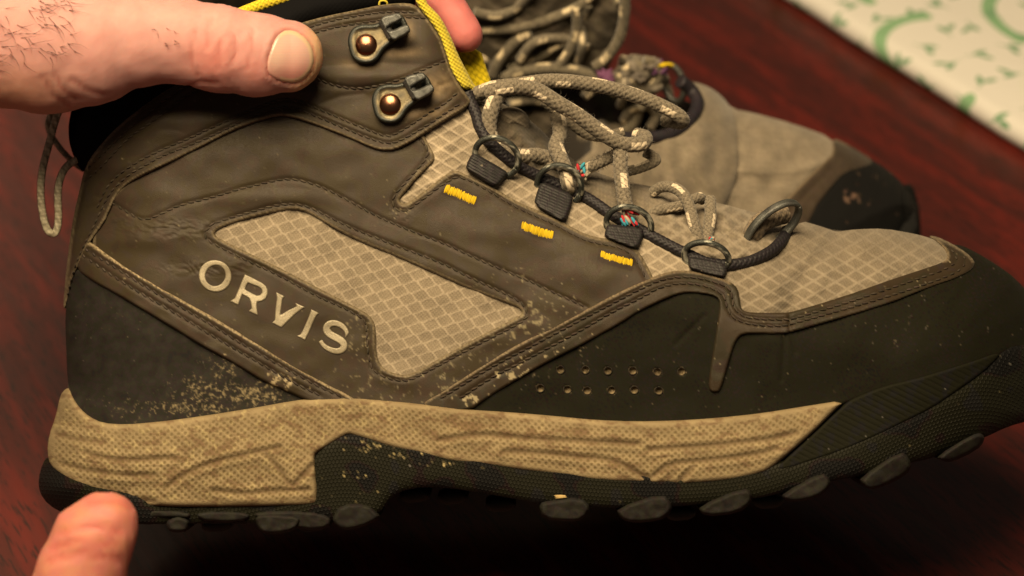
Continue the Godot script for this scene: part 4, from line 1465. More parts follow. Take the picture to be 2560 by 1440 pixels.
func laces(b: Node3D) -> void:
	var paths := [
		[pl3("1172,240,210 1200,231,225 1235,219,232 1290,212,225 1345,204,210 1395,202,200 1445,206,190 1520,219,180 1595,241,170 1645,261,165 1685,281,160 1706,298,150 1700,306,120 1660,300,90"), 17.0],
		[pl3("1215,232,245 1255,222,255 1300,218,250 1345,227,240 1395,258,235 1445,288,225 1495,325,215 1545,356,205 1582,362,195 1608,357,175 1612,344,150 1590,338,130"), 18.0],
		[pl3("1250,236,235 1238,250,250 1228,275,260 1222,310,262 1226,345,262 1240,372,258 1270,386,245 1307,390,225 1345,389,205 1372,398,190 1400,410,170"), 18.5],
		[pl3("1392,290,150 1398,310,165 1400,335,185 1390,365,205 1398,388,225 1412,422,250 1420,455,262 1424,470,240"), 18.0],
		[pl3("1548,360,190 1551,385,200 1551,412,212 1556,460,232 1562,505,250 1572,538,262 1580,560,250"), 17.0],
		[pl3("1548,380,150 1520,396,160 1496,408,165 1472,420,168 1456,426,165"), 14.0],
		[pl3("1632,482,150 1650,469,165 1674,467,185 1700,478,205 1720,507,225 1734,555,250 1745,596,262 1752,625,262"), 13.5],
		[pl3("1776,498,180 1776,520,205 1776,542,222 1771,575,242 1766,608,262 1765,636,266"), 13.5],
		[pl3("1634,548,200 1638,530,212 1670,520,215 1702,513,210 1745,494,190 1755,500,170"), 12.5],
		[pl3("1360,250,90 1420,300,95 1470,335,95 1520,340,100 1560,330,100"), 14.0],
		[pl3("1560,430,120 1600,420,120 1640,400,110 1612,380,100"), 13.0],
	]
	var k := 0
	for p in paths:
		var pile := Pile.new()
		rope(pile, p[0], p[1], 7 + k * 3)
		var o := add("lace", pile.mesh(), M.lace, b)
		if k < 6:
			var fz := Pile.new()
			fuzz(fz, p[0], p[1], 260, 16.0, Color(0.33, 0.29, 0.22))
			var f := add("fuzz", fz.mesh(), M.lace, o)
			f.set_meta("kind", "stuff")
		k += 1
	# frayed ends with coloured core threads
	var tufts := [[Vector3(1454, 426, 182), 19.0, Vector2(-0.3, 0.8)], [Vector3(1572, 540, 285), 21.0, Vector2(0.4, 0.8)], [Vector3(1779, 598, 275), 5.0, Vector2(0.2, 0.9)]]
	for t in tufts:
		var pile := Pile.new()
		for i in 26:
			var o = Vector3(rng.randf_range(-1, 1), rng.randf_range(-1, 1), rng.randf_range(0.0, 1.0)) * t[1] * 0.8
			var c: Vector3 = t[0] + o
			var pick := rng.randi() % 4
			var colour: Color = [Color(0.38, 0.035, 0.04), Color(0.045, 0.25, 0.33), Color(0.36, 0.31, 0.24), Color(0.22, 0.19, 0.145)][pick]
			var d := Vector3(t[2].x + rng.randf_range(-0.6, 0.6), -t[2].y + rng.randf_range(-0.6, 0.6), rng.randf_range(-0.2, 0.4)).normalized()
			var s := d.cross(Vector3.BACK).normalized()
			pile.grain(pt(c.x, c.y, c.z + 16.0), d * t[1] * 0.6 * K, s * 4.4 * K, d.cross(s) * 4.4 * K, colour, 6, 5)
		var f := add("frayed_end", pile.mesh(), M.frayed, b)
	# folded gusset cloth under the first loop
	var fold := cut(pl("1243,272 1290,264 1326,290 1322,330 1326,378 1290,374 1262,350 1248,310"), 2)
	add("gusset", relief([fold], {"step": 3.4, "skirt": 20.0, "reach": 50.0, "base": func(x, y): return 150.0 + (1290.0 - x) * 0.5, "top": func(x, y, d, _g, _h): return rounded(d, 34.0, 26.0) + 4.0 * ripstop(x, y, Vector2(26, -15), Vector2(29, 18), 5.5) + 8.0 * sin(y * 0.09), "col": func(x, y, _d, _g, _h): return cloth_col(ripstop(x, y, Vector2(26, -15), Vector2(29, 18), 5.5), x, y, 0.72)}), M.cloth, b)

# ------------------------------------------------------------------ the second boot, standing behind
func curve(xs: Array, ys: Array, x: float) -> float:
	var n := xs.size()
	var k := 0
	while k < n - 2 and x > xs[k + 1]:
		k += 1
	var t: float = clampf((x - xs[k]) / (xs[k + 1] - xs[k]), 0.0, 1.0)
	var p0: float = ys[maxi(k - 1, 0)]
	var p1: float = ys[k]
	var p2: float = ys[k + 1]
	var p3: float = ys[mini(k + 2, n - 1)]
	return 0.5 * (2.0 * p1 + (p2 - p0) * t + (2.0 * p0 - 5.0 * p1 + 4.0 * p2 - p3) * t * t + (3.0 * p1 - p0 - 3.0 * p2 + p3) * t * t * t)

func far_boot() -> void:
	var b := thing("hiking_boot", "second hiking boot with beige vamp and black toe cap, standing behind the lettered one", "boot", "the pair of hiking boots")
	var toe := on_table(2248.0, 770.0)
	b.position = Vector3(toe.x, TABLE_Y, toe.z)
	b.rotation.y = deg_to_rad(-4.0)
	var ss := [0.0, 0.008, 0.025, 0.05, 0.09, 0.13, 0.17, 0.21, 0.25, 0.28, 0.292]
	var hw := [0.004, 0.022, 0.035, 0.043, 0.046, 0.043, 0.040, 0.039, 0.039, 0.033, 0.012]
	var ht := [0.030, 0.042, 0.050, 0.056, 0.062, 0.070, 0.095, 0.150, 0.160, 0.160, 0.155]
	var section := func(s: float, th: float, off: float) -> Vector3:
		var w: float = curve(ss, hw, s) + off
		var v0 := 0.024
		var h: float = curve(ss, ht, s) + off - v0
		var c := cos(th)
		var q := sin(th)
		var bump := 0.0035 * nz.get_noise_2d(s * 16000.0, th * 260.0) * sm(0.05, 0.09, s)
		# the throat sinks between its edges
		var edge := 0.112 + 0.07 * pow(1.0 - clampf((q - 0.5) / 0.5, 0.0, 1.0), 0.6)
		bump -= 0.022 * sm(edge, edge + 0.012, s) * sm(0.5, 0.66, q)
		bump += 0.0 * sm(0.068, 0.077, s) * sm(0.128, 0.105, s) * sm(0.35, 0.8, th) * sm(2.9, 2.0, th)
		bump -= 0.0018 * exp(-pow((s - 0.066) / 0.003, 2.0)) * sm(0.02, 0.03, s) + 0.0022 * exp(-pow((th - 1.05 - (s - 0.05) * 3.0) / 0.05, 2.0)) * sm(0.024, 0.035, s) * sm(0.075, 0.06, s)
		return Vector3(-s, v0 + (h + bump) * pow(absf(q), 0.72), signf(c) * (w + bump) * pow(absf(c), 0.75))
	var nu := 300
	var nv := 150
	var kinds := ["toe_rubber", "toe_band", "vamp_mesh", "side_panel", "heel_rubber", "collar_lining"]
	var piles := {}
	var capline := func(th: float) -> float:
		var up := sin(th)
		return 0.026 + (0.036 if th < PI * 0.5 else 0.022) * pow(1.0 - up, 1.1)
	var along := func(r: float, th: float) -> float:
		var cap: float = capline.call(th)
		if r < 0.25:
			return (cap - 0.009) * r / 0.25
		if r < 0.3:
			return cap - 0.009 + 0.009 * (r - 0.25) / 0.05
		return cap + (0.292 - cap) * (r - 0.3) / 0.7
	for k in kinds:
		piles[k] = Pile.new()
	var ids := {}
	for i in nu:
		for j in nv:
			var th := PI * (j + 0.5) / nv
			var s: float = along.call((i + 0.5) / nu, th)
			var up := sin(th)
			# the shaft is open at the top
			var v: float = section.call(s, th, 0.0).y
			var cap: float = capline.call(th)
			var kind := "side_panel"
			if s < cap - 0.009:
				kind = "toe_rubber"
			elif s < cap and v > 0.046:
				kind = "toe_band"
			elif v < 0.046 and s < 0.15:
				kind = "toe_rubber"
			elif up > 0.5 and s > 0.114 + 0.07 * pow(1.0 - clampf((up - 0.5) / 0.5, 0.0, 1.0), 0.6):
				kind = "collar_lining"
			elif s < 0.185 and v > 0.046:
				kind = "vamp_mesh"
			elif v < 0.05 + 0.1 * (s - 0.15):
				kind = "heel_rubber"
			var pile: Pile = piles[kind]
			var f := PackedInt32Array()
			for c in [[0, 0], [1, 0], [1, 1], [0, 1]]:
				var key := [kind, i + c[0], j + c[1]]
				if not ids.has(key):
					ids[key] = pile.pos.size()
					var t2 = PI * (j + c[1]) / nv
					var s2: float = along.call((i + c[0]) / float(nu), t2)
					var lift: float = {"toe_rubber": 0.0, "toe_band": 0.0012, "vamp_mesh": -0.0006, "side_panel": 0.0008, "heel_rubber": 0.0, "collar_lining": 0.0}[kind]
					pile.pos.append(section.call(s2, t2, lift))
					pile.nor.append(Vector3.ZERO)
					pile.uv.append(Vector2(s2, t2 * 0.04) / K * 0.01)
					var x := s2 / K
					var y = t2 * 0.045 / K
					var col := Color.WHITE
					match kind:
						"toe_rubber", "heel_rubber":
							col = Color(0.0095, 0.0095, 0.009) * (1.0 + 0.4 * nd.get_noise_2d(x, y))
							if nd.get_noise_2d(x * 1.6, y * 1.6) + 0.5 * exp(-pow((s2 - 0.028) / 0.01, 2.0) - pow((t2 - 0.75) / 0.2, 2.0)) > 0.5:
								col = Color(0.10, 0.075, 0.055)
						"collar_lining":
							col = Color(0.03, 0.026, 0.022)
						"toe_band":
							col = Color(0.052, 0.041, 0.030) * (1.0 + 0.3 * nz.get_noise_2d(x, y))
						"vamp_mesh":
							col = cloth_col(0.4 + 0.3 * ripstop(x, y, Vector2(26, -15), Vector2(29, 18), 5.5), x, y, 0.8 + 0.25 * nz.get_noise_2d(x * 1.5 + 70.0, y * 1.5))
						_:
							col = leather(x, y, 30.0, 20.0, 60.0)
					pile.col.append(col)
				f.append(ids[key])
			for w in [0, 1, 2, 0, 2, 3]:
				pile.idx.append(f[w])
	for k in kinds:
		var pile: Pile = piles[k]
		pile.smooth_from(0, 0)
		# normals outward
		for q in pile.nor.size():
			var p := pile.pos[q]
			if pile.nor[q].dot(Vector3(0.0, p.y - 0.03, p.z) + Vector3(0.15 * (1.0 - clampf(-p.x / 0.05, 0, 1)), 0, 0)) < 0.0:
				pile.nor[q] = -pile.nor[q]
		if pile.pos.size() > 0:
			add("inner_shell" if k != "heel_rubber" else k, pile.mesh(), {"toe_rubber": M.rubber, "toe_band": M.leather, "vamp_mesh": M.cloth, "side_panel": M.leather, "heel_rubber": M.rubber, "collar_lining": M.cloth}[k], b)
	# sole: two slabs following the outline, and the lugs
	for part in 2:
		var pile := Pile.new()
		var loop := []
		for i in 61:
			var s := 0.292 * i / 60.0
			loop.append(Vector2(-s, curve(ss, hw, s)))
		for i in range(60, -1, -1):
			var s := 0.292 * i / 60.0
			loop.append(Vector2(-s, -curve(ss, hw, s)))
		var n := loop.size()
		var lo := 0.002 if part == 0 else 0.013
		var hi := 0.014 if part == 0 else 0.0285
		var rows := [[lo, -0.001], [lo + 0.002, 0.002], [hi - 0.003, 0.0026], [hi, 0.001], [hi, -0.004]]
		for r in rows:
			for i in n:
				var a: Vector2 = loop[(i + n - 1) % n]
				var c: Vector2 = loop[(i + 1) % n]
				var nn := (c - a).normalized()
				nn = Vector2(-nn.y, nn.x)
				var q: Vector2 = loop[i] + nn * r[1] * (1.0 if nn.dot(loop[i] - Vector2(-0.146, 0)) > 0.0 else -1.0)
				var spring := 0.012 * pow(1.0 - clampf(-q.x / 0.10, 0.0, 1.0), 2.0)
				pile.pos.append(Vector3(q.x, r[0] + spring, q.y))
				pile.nor.append(Vector3.ZERO)
				pile.col.append(Color(0.010, 0.010, 0.009) if part == 0 or q.x > -0.07 else Color(0.33, 0.26, 0.15))
				pile.uv.append(q * 80.0)
		for r in rows.size() - 1:
			for i in n:
				var p0 := r * n + i
				var p1 := r * n + (i + 1) % n
				for w in [p0, p1, p0 + n, p1, p1 + n, p0 + n]:
					pile.idx.append(w)
		for r in [0, rows.size() - 1]:
			for i in 60:
				var p0: int = r * n + i
				var p1: int = r * n + n - 1 - i
				for w in [p0, p0 + 1, p1, p0 + 1, p1 - 1, p1]:
					pile.idx.append(w)
		pile.smooth_from(0, 0)
		add("outsole" if part == 0 else "midsole", pile.mesh(), M.sole if part == 0 else M.foam, b)

	# the sheets of its upper, drafted like the near boot's
	var back := Transform3D(lean, Vector3.ZERO)
	var put := b.transform.affine_inverse() * back
	var sx := [1400.0, 1560.0, 1700.0, 1760.0, 1800.0, 1832.0, 1880.0, 1980.0, 2080.0, 2180.0, 2240.0, 2280.0, 2300.0, 2400.0]
	var sy := [190.0, 200.0, 204.0, 212.0, 238.0, 272.0, 282.0, 309.0, 345.0, 398.0, 440.0, 492.0, 570.0, 900.0]
	var body := func(x, y):
		var t: float = minf(0.86 * (y - curve(sx, sy, x)), (2304.0 - x) * 0.95)
		t = clampf(t / 300.0, 0.0, 1.0)
		return -775.0 - (x - 1700.0) * 0.47 + 390.0 * sqrt(1.0 - (1.0 - t) * (1.0 - t)) - 60.0
	var suede := func(x, y, tone: float) -> Color:
		var c := cloth_col(0.55, x, y, tone * (0.92 + 0.3 * nd.get_noise_2d(x * 0.7, y * 0.9)))
		c.a = 1.0
		return c
	var o: MeshInstance3D
	var rolls := [pl("1842,300 1848,360 1842,420 1815,500 1790,560")]
	var vback := cut(pl("1540,330 1620,352 1690,336 1736,297 1750,258 1737,234 1704,204 1740,205 1775,218 1805,240 1828,270 1840,310 1843,370 1846,415 1834,470 1808,525 1780,640 1500,640 1480,480"), 1)
	var dents := [pl("1700,420 1740,470 1730,540"), pl("1640,380 1660,440 1640,520"), pl("1770,300 1800,360 1780,440")]
	o = add("vamp_mesh", relief([vback], {"step": 6.0, "base": body, "skirt": 150.0, "reach": 60.0, "creases": dents, "top": func(x, y, d, _g, h): return -6.0 + rounded(d, 26.0, 40.0) + 12.0 * nz.get_noise_2d(x * 1.6, y * 1.6) - 12.0 * exp(-pow(h / 24.0, 2.0)), "col": func(x, y, _d, _g, _h): return suede.call(x, y, 0.78)}), M.cloth, b)
	o.transform = put
	var ridge := [pl("1846,424 1900,432 1960,430 2030,418 2072,402")]
	var dips := [pl("1846,450 1920,462 1990,448"), pl("1860,330 1920,350 2000,352"), pl("1860,390 1940,400 2040,385")]
	var vfront := cut(pl("1795,236 1830,272 1880,281 1980,308 2084,345 2088,384 2062,403 2000,464 1948,518 1900,600 1760,640 1740,560"), 1)
	o = add("vamp_mesh", relief([vfront], {"step": 5.0, "base": body, "skirt": 150.0, "reach": 60.0, "seams": ridge, "creases": dips, "top": func(x, y, d, g, h): return -14.0 + rounded(d, 6.0, 10.0) + 9.0 * nz.get_noise_2d(x * 1.8, y * 1.8) + 9.0 * exp(-pow(g / 9.0, 2.0)) - 7.0 * exp(-pow(h / 14.0, 2.0)), "col": func(x, y, _d, _g, _h): return suede.call(x, y, 0.9)}), M.cloth, b)
	o.transform = put
	var tb := cut(pl("2078,343 2120,361 2190,404 2158,418 2112,430 2078,468 2032,528 1992,640 1880,640 1944,520 2060,403 2084,384"), 1)
	var line := [cut(pl("2098,352 2100,398 2076,424 2016,484 1966,540 1940,600"), 1, false)]
	o = add("toe_band", relief([tb], {"step": 4.0, "base": body, "skirt": 120.0, "seams": line, "top": func(x, y, d, g, _h): return -8.0 + rounded(d, 10.0, 8.0) - groove(g, 4.0, 6.0), "col": func(x, y, d, g, _h): return (Color(0.05, 0.038, 0.028) * (1.0 + 0.3 * nd.get_noise_2d(x, y))).lerp(Color(0.17, 0.135, 0.09), 0.7 * sm(7.0, 2.0, d) * sm(2110.0, 2060.0, x + (y - 400.0)))}), M.leather, b)
	o.transform = put
	var tr := cut(pl("2140,378 2185,400 2240,439 2278,484 2296,545 2296,660 1960,660 1996,570 2032,525 2078,466 2112,428 2152,416"), 1)
	o = add("toe_rubber", relief([tr], {"step": 5.0, "base": body, "skirt": 150.0, "top": func(x, y, d, _g, _h): return -12.0 + rounded(d, 6.0, 10.0) + 4.0 * nz.get_noise_2d(x * 1.5, y * 1.5), "col": func(x, y, _d, _g, _h):
		var w := blobs(x, y, [[2130.0, 495.0, 26.0, 24.0, 0.42], [2205.0, 440.0, 50.0, 20.0, 0.15]])
		var c := Color(0.0085, 0.0085, 0.008).lerp(Color(0.15, 0.095, 0.07), 0.8 * sm(0.0, 0.3, nd.get_noise_2d(x * 1.8, y * 1.8) + w * 1.5 - 0.48))
		c.a = 1.0
		return c}), M.rubber, b)
	o.transform = put
	var bumper := cut(pl("2254,472 2270,456 2284,468 2294,500 2302,545 2304,660 2262,660 2268,560"), 1)
	o = add("toe_bumper", relief([bumper], {"step": 5.0, "base": body, "skirt": 150.0, "top": func(x, y, d, _g, _h): return 2.0 + rounded(d, 14.0, 12.0) - 3.0 * absf(sin(y * 0.16)), "col": func(x, y, _d, _g, _h): return Color(0.0105, 0.0100, 0.009)}), M.rubber, b)
	o.transform = put
	# lining and tongue rising at the throat
	var tone := func(c: Color): return func(x, y, _d, _g, _h): return c * (1.0 + 0.35 * nz.get_noise_2d(x * 2.5, y * 2.5))
	var depth := func(x, y): return -800.0 - 0.75 * y - (x - 1350.0) * 0.05
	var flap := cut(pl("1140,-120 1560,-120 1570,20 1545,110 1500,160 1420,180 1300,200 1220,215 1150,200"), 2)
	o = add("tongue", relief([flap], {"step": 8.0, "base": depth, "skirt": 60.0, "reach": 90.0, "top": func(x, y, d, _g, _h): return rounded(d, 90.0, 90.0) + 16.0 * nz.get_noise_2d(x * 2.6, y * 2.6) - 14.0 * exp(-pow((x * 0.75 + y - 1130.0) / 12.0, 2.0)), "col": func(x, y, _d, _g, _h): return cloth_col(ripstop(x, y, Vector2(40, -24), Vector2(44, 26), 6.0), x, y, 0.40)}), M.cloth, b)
	o.transform = put
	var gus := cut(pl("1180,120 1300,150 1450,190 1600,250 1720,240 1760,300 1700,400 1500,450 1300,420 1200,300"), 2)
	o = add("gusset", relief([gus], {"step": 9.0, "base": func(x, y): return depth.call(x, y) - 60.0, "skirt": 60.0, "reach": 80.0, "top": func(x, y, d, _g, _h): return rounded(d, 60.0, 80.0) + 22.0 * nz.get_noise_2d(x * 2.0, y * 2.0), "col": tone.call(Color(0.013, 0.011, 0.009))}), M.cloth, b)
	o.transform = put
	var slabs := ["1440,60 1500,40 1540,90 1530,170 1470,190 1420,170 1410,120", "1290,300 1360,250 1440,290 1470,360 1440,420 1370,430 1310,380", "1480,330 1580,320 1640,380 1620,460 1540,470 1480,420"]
	for k in slabs.size():
		var p := cut(pl(slabs[k]), 2)
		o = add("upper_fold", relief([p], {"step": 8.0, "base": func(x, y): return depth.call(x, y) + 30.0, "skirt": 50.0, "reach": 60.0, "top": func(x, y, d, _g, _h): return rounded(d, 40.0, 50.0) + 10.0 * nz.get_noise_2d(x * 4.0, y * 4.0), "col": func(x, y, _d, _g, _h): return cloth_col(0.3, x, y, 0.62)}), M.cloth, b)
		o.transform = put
	# its laces: loops over the throat and a heap of knots at the toe end
	var paths := [
		["1170,82 1210,76 1290,70 1350,55 1400,38 1450,14 1490,-25", 13.0, 90.0], ["1562,-30 1562,20 1556,70 1540,112 1512,148 1486,168", 13.5, 120.0],
		["1438,20 1442,70 1428,118 1408,150 1392,170", 12.0, 110.0], ["1352,-20 1338,30 1312,70 1280,108", 9.5, 70.0],
		["1330,82 1296,98 1262,132 1240,165 1232,190", 14.5, 90.0], ["1262,196 1290,182 1345,172 1410,172 1460,182 1505,205 1540,230", 14.5, 110.0],
		["1424,104 1390,116 1350,140 1310,160 1270,172", 12.0, 80.0], ["1548,0 1512,22 1482,50 1462,74 1440,100 1400,150", 13.0, 60.0],
		["1480,300 1450,330 1420,350 1380,352", 14.0, 90.0], ["1600,260 1590,300 1560,330 1510,345", 13.0, 90.0],
		["1560,180 1590,165 1620,170 1636,195 1620,225 1580,230", 13.0, 130.0], ["1610,150 1640,160 1650,190 1630,215", 12.0, 150.0],
		["1540,215 1570,205 1600,215 1620,245 1600,270", 13.0, 140.0], ["1640,200 1665,215 1675,250 1660,290", 11.0, 110.0],
		["1500,205 1530,190 1560,205 1575,235", 12.0, 130.0], ["1250,200 1235,250 1262,300 1320,330", 12.0, 60.0]]
	for k in paths.size():
		var pile := Pile.new()
		var p := []
		for v in pl(paths[k][0]):
			p.append(Vector3(v.x, v.y, depth.call(v.x, v.y) + paths[k][2]))
		rope(pile, p, paths[k][1] * 1.18, 31 + k * 5, false, 80.0, Color(0.60, 0.50, 0.33), Color(0.13, 0.113, 0.083))
		o = add("lace", pile.mesh(), M.lace, b)
		o.transform = put
	for k in 9:
		var p := []
		var c := Vector2(rng.randf_range(1560, 1640), rng.randf_range(165, 235))
		for q in 7:
			p.append(Vector3(c.x + rng.randf_range(-52, 52), c.y + rng.randf_range(-36, 36), depth.call(c.x, c.y) + 70.0 + rng.randf_range(-40, 70)))
		var pile := Pile.new()
		rope(pile, p, 13.5, 90 + k, false, 70.0, Color(0.52, 0.45, 0.34), Color(0.15, 0.132, 0.105))
		o = add("lace", pile.mesh(), M.lace, b)
		o.transform = put
	for k in 7:
		var p := []
		var c := Vector2(rng.randf_range(1330, 1560), rng.randf_range(290, 400))
		for q in 6:
			p.append(Vector3(c.x + rng.randf_range(-80, 80), c.y + rng.randf_range(-50, 50), depth.call(c.x, c.y) + 20.0 + rng.randf_range(-40, 60)))
		var pile := Pile.new()
		rope(pile, p, 14.0, 120 + k, false, 80.0, Color(0.45, 0.38, 0.26), Color(0.12, 0.104, 0.078))
		o = add("lace", pile.mesh(), M.lace, b)
		o.transform = put
	for q in ["1175,140 1215,150 1250,185 1300,215 1360,225", "1185,30 1240,40 1290,20 1330,-20", "1300,150 1330,110 1380,95 1430,100 1470,120", "1400,190 1440,160 1455,110 1450,60 1470,10", "1460,240 1500,215 1550,215 1590,235", "1270,260 1330,250 1400,262 1450,290 1480,330", "1560,300 1580,270 1615,262 1640,285 1625,320"]:
		var p := []
		for v in pl(q):
			p.append(Vector3(v.x, v.y, depth.call(v.x, v.y) + rng.randf_range(70.0, 120.0)))
		var pile := Pile.new()
		rope(pile, p, 14.5, int(p[0].x), false, 76.0, Color(0.56, 0.47, 0.32), Color(0.14, 0.122, 0.092))
		o = add("lace", pile.mesh(), M.lace, b)
		o.transform = put
	var frays := [[1628, 160, Color(0.16, 0.14, 0.12)], [1648, 170, Color(0.13, 0.06, 0.13)], [1515, 190, Color(0.15, 0.065, 0.13)], [1600, 190, Color(0.13, 0.115, 0.1)], [1560, 215, Color(0.14, 0.12, 0.1)], [1660, 163, Color(0.55, 0.40, 0.02)]]
	for f in frays:
		var pile := Pile.new()
		for i in 26:
			var yellow: bool = f[2].g > 0.35
			var c := Vector3(f[0] + rng.randf_range(-14, 14), f[1] + rng.randf_range(-10, 10) * (0.3 if yellow else 1.0), depth.call(f[0], f[1]) + 150.0 + rng.randf_range(-8, 12))
			var d := Vector3(1.0, rng.randf_range(-0.2, 0.1), 0.1).normalized() if yellow else Vector3(rng.randf_range(-1, 1), rng.randf_range(0.0, 1), rng.randf_range(-0.3, 0.3)).normalized()
			var s := d.cross(Vector3.BACK).normalized()
			pile.grain(pt(c.x, c.y, c.z), d * 16.0 * K, s * 4.5 * K, d.cross(s) * 4.5 * K, f[2], 6, 5)
		o = add("frayed_end", pile.mesh(), M.frayed, b)
		o.transform = put
	var cord := Pile.new()
	var cp := []
	for v in pl("1540,345 1620,346 1680,334 1725,300 1744,262 1730,228 1700,202"):
		cp.append(Vector3(v.x, v.y, body.call(v.x, maxf(v.y, 240.0)) + 2.0))
	rope(cord, cp, 19.0, 3, false, 900.0, Color(0.016, 0.013, 0.018), Color(0.016, 0.013, 0.018))
	o = add("piping_cord", cord.mesh(), M.web, b)
	o.transform = put
	var ring := Pile.new()
	var rp := PackedVector3Array()
	for k in 33:
		var a := TAU * k / 32.0
		var q := Vector2(cos(a) * 24.0, sin(a) * 46.0).rotated(-0.25)
		rp.append(pt(1684 + q.x, 208 + q.y, depth.call(1684.0, 208.0) + 130.0 + 20.0 * cos(a)))
	tube(ring, rp, 10.0 * K, 10, func(_a, _s, _t): return 1.0, func(_a, _s, _t): return Color(0.05, 0.05, 0.046))
	o = add("lace_ring", ring.mesh(), M.iron, b)
	o.transform = put

# ------------------------------------------------------------------ flesh: joined tapered limbs as one skin
class Flesh:
	var lo := Vector3.ZERO
	var cell := 8.0
	var nx := 0
	var ny := 0
	var nzc := 0
	var f := PackedFloat32Array()
	func setup(a: Vector3, b: Vector3, c: float) -> void:
		lo = a
		cell = c
		nx = int((b.x - a.x) / c) + 2
		ny = int((b.y - a.y) / c) + 2
		nzc = int((b.z - a.z) / c) + 2
		f.resize(nx * ny * nzc)
		f.fill(1000.0)
	func bone(a: Vector3, ra: float, b: Vector3, rb: float, flat: float, k: float) -> void:
		var m := maxf(ra, rb) + k + cell * 2.0
		var i0 := maxi(0, int((minf(a.x, b.x) - m - lo.x) / cell))
		var i1 := mini(nx - 1, int((maxf(a.x, b.x) + m - lo.x) / cell) + 1)
		var j0 := maxi(0, int((minf(a.y, b.y) - m - lo.y) / cell))
		var j1 := mini(ny - 1, int((maxf(a.y, b.y) + m - lo.y) / cell) + 1)
		var k0 := maxi(0, int((minf(a.z, b.z) - m - lo.z) / cell))
		var k1 := mini(nzc - 1, int((maxf(a.z, b.z) + m - lo.z) / cell) + 1)
		var ab := b - a
		ab.z *= flat
		var l2 := ab.length_squared()
		for q in range(k0, k1 + 1):
			for j in range(j0, j1 + 1):
				var id := (q * ny + j) * nx + i0
				for i in range(i0, i1 + 1):
					var px := lo.x + i * cell - a.x
					var py := lo.y + j * cell - a.y
					var pz := (lo.z + q * cell - a.z) * flat
					var t := clampf((px * ab.x + py * ab.y + pz * ab.z) / l2, 0.0, 1.0)
					px -= ab.x * t
					py -= ab.y * t
					pz -= ab.z * t
					var d := sqrt(px * px + py * py + pz * pz) - (ra + (rb - ra) * t)
					var o := f[id]
					var h := maxf(k - absf(o - d), 0.0) / k
					f[id] = minf(o, d) - h * h * k * 0.25
					id += 1
	func at(p: Vector3) -> float:
		var g := (p - lo) / cell
		if g.x < 0 or g.y < 0 or g.z < 0 or g.x >= nx - 1 or g.y >= ny - 1 or g.z >= nzc - 1:
			return 1000.0
		var i := int(g.x)
		var j := int(g.y)
		var k := int(g.z)
		var u := g.x - i
		var v := g.y - j
		var w := g.z - k
		var q := (k * ny + j) * nx + i
		var s := nx * ny
		return lerpf(lerpf(lerpf(f[q], f[q + 1], u), lerpf(f[q + nx], f[q + nx + 1], u), v), lerpf(lerpf(f[q + s], f[q + s + 1], u), lerpf(f[q + s + nx], f[q + s + nx + 1], u), v), w)
	func mesh_into(pile: Pile) -> void:
		var ids := PackedInt32Array()
		ids.resize(nx * ny * nzc)
		ids.fill(-1)
		var off := [0, 1, nx, nx + 1, nx * ny, nx * ny + 1, nx * ny + nx, nx * ny + nx + 1]
		var ends := [[0, 1], [2, 3], [4, 5], [6, 7], [0, 2], [1, 3], [4, 6], [5, 7], [0, 4], [1, 5], [2, 6], [3, 7]]
		for k in nzc - 1:
			for j in ny - 1:
				for i in nx - 1:
					var q := (k * ny + j) * nx + i
					var s0 := f[q] < 0.0
					var same := true
					for e in range(1, 8):
						if (f[q + off[e]] < 0.0) != s0:
							same = false
							break
					if same:
						continue
					var c := Vector3.ZERO
					var n := 0
					for e in ends:
						var a := f[q + off[e[0]]]
						var b := f[q + off[e[1]]]
						if (a < 0.0) != (b < 0.0):
							var t := a / (a - b)
							var pa := Vector3(e[0] & 1, (e[0] >> 1) & 1, e[0] >> 2)
							var pb := Vector3(e[1] & 1, (e[1] >> 1) & 1, e[1] >> 2)
							c += pa.lerp(pb, t)
							n += 1
					ids[q] = pile.pos.size()
					pile.pos.append(lo + (Vector3(i, j, k) + c / n) * cell)
					pile.nor.append(Vector3.ZERO)
					pile.col.append(Color.WHITE)
					pile.uv.append(Vector2.ZERO)
		var dx := 1
		var dy := nx
		var dz := nx * ny
		for k in range(1, nzc - 1):
			for j in range(1, ny - 1):
				for i in range(1, nx - 1):
					var q := (k * ny + j) * nx + i
					var s0 := f[q] < 0.0
					for ax in 3:
						var d: int = [dx, dy, dz][ax]
						if (f[q + d] < 0.0) == s0:
							continue
						var u: int = [dy, dz, dx][ax]
						var v: int = [dz, dx, dy][ax]
						var a := ids[q - u - v]
						var b := ids[q - v]
						var c := ids[q]
						var e := ids[q - u]
						if a < 0 or b < 0 or c < 0 or e < 0:
							continue
						for w in ([a, c, b, a, e, c] if s0 else [a, b, c, a, c, e]):
							pile.idx.append(w)
	func front(px: float, py: float, z0: float, z1: float) -> float:
		var z := z0
		while z > z1:
			var fz := (5000.0 - z) / 5000.0
			var d := at(Vector3((px - 1280.0) * fz, (720.0 - py) * fz, z))
			if d < 0.0:
				var za := z
				var zb := z + 14.0
				for it in 9:
					var zm := (za + zb) * 0.5
					fz = (5000.0 - zm) / 5000.0
					if at(Vector3((px - 1280.0) * fz, (720.0 - py) * fz, zm)) < 0.0:
						za = zm
					else:
						zb = zm
				return za
			z -= maxf(1.0, minf(d * 0.8, 12.0))
		return z1

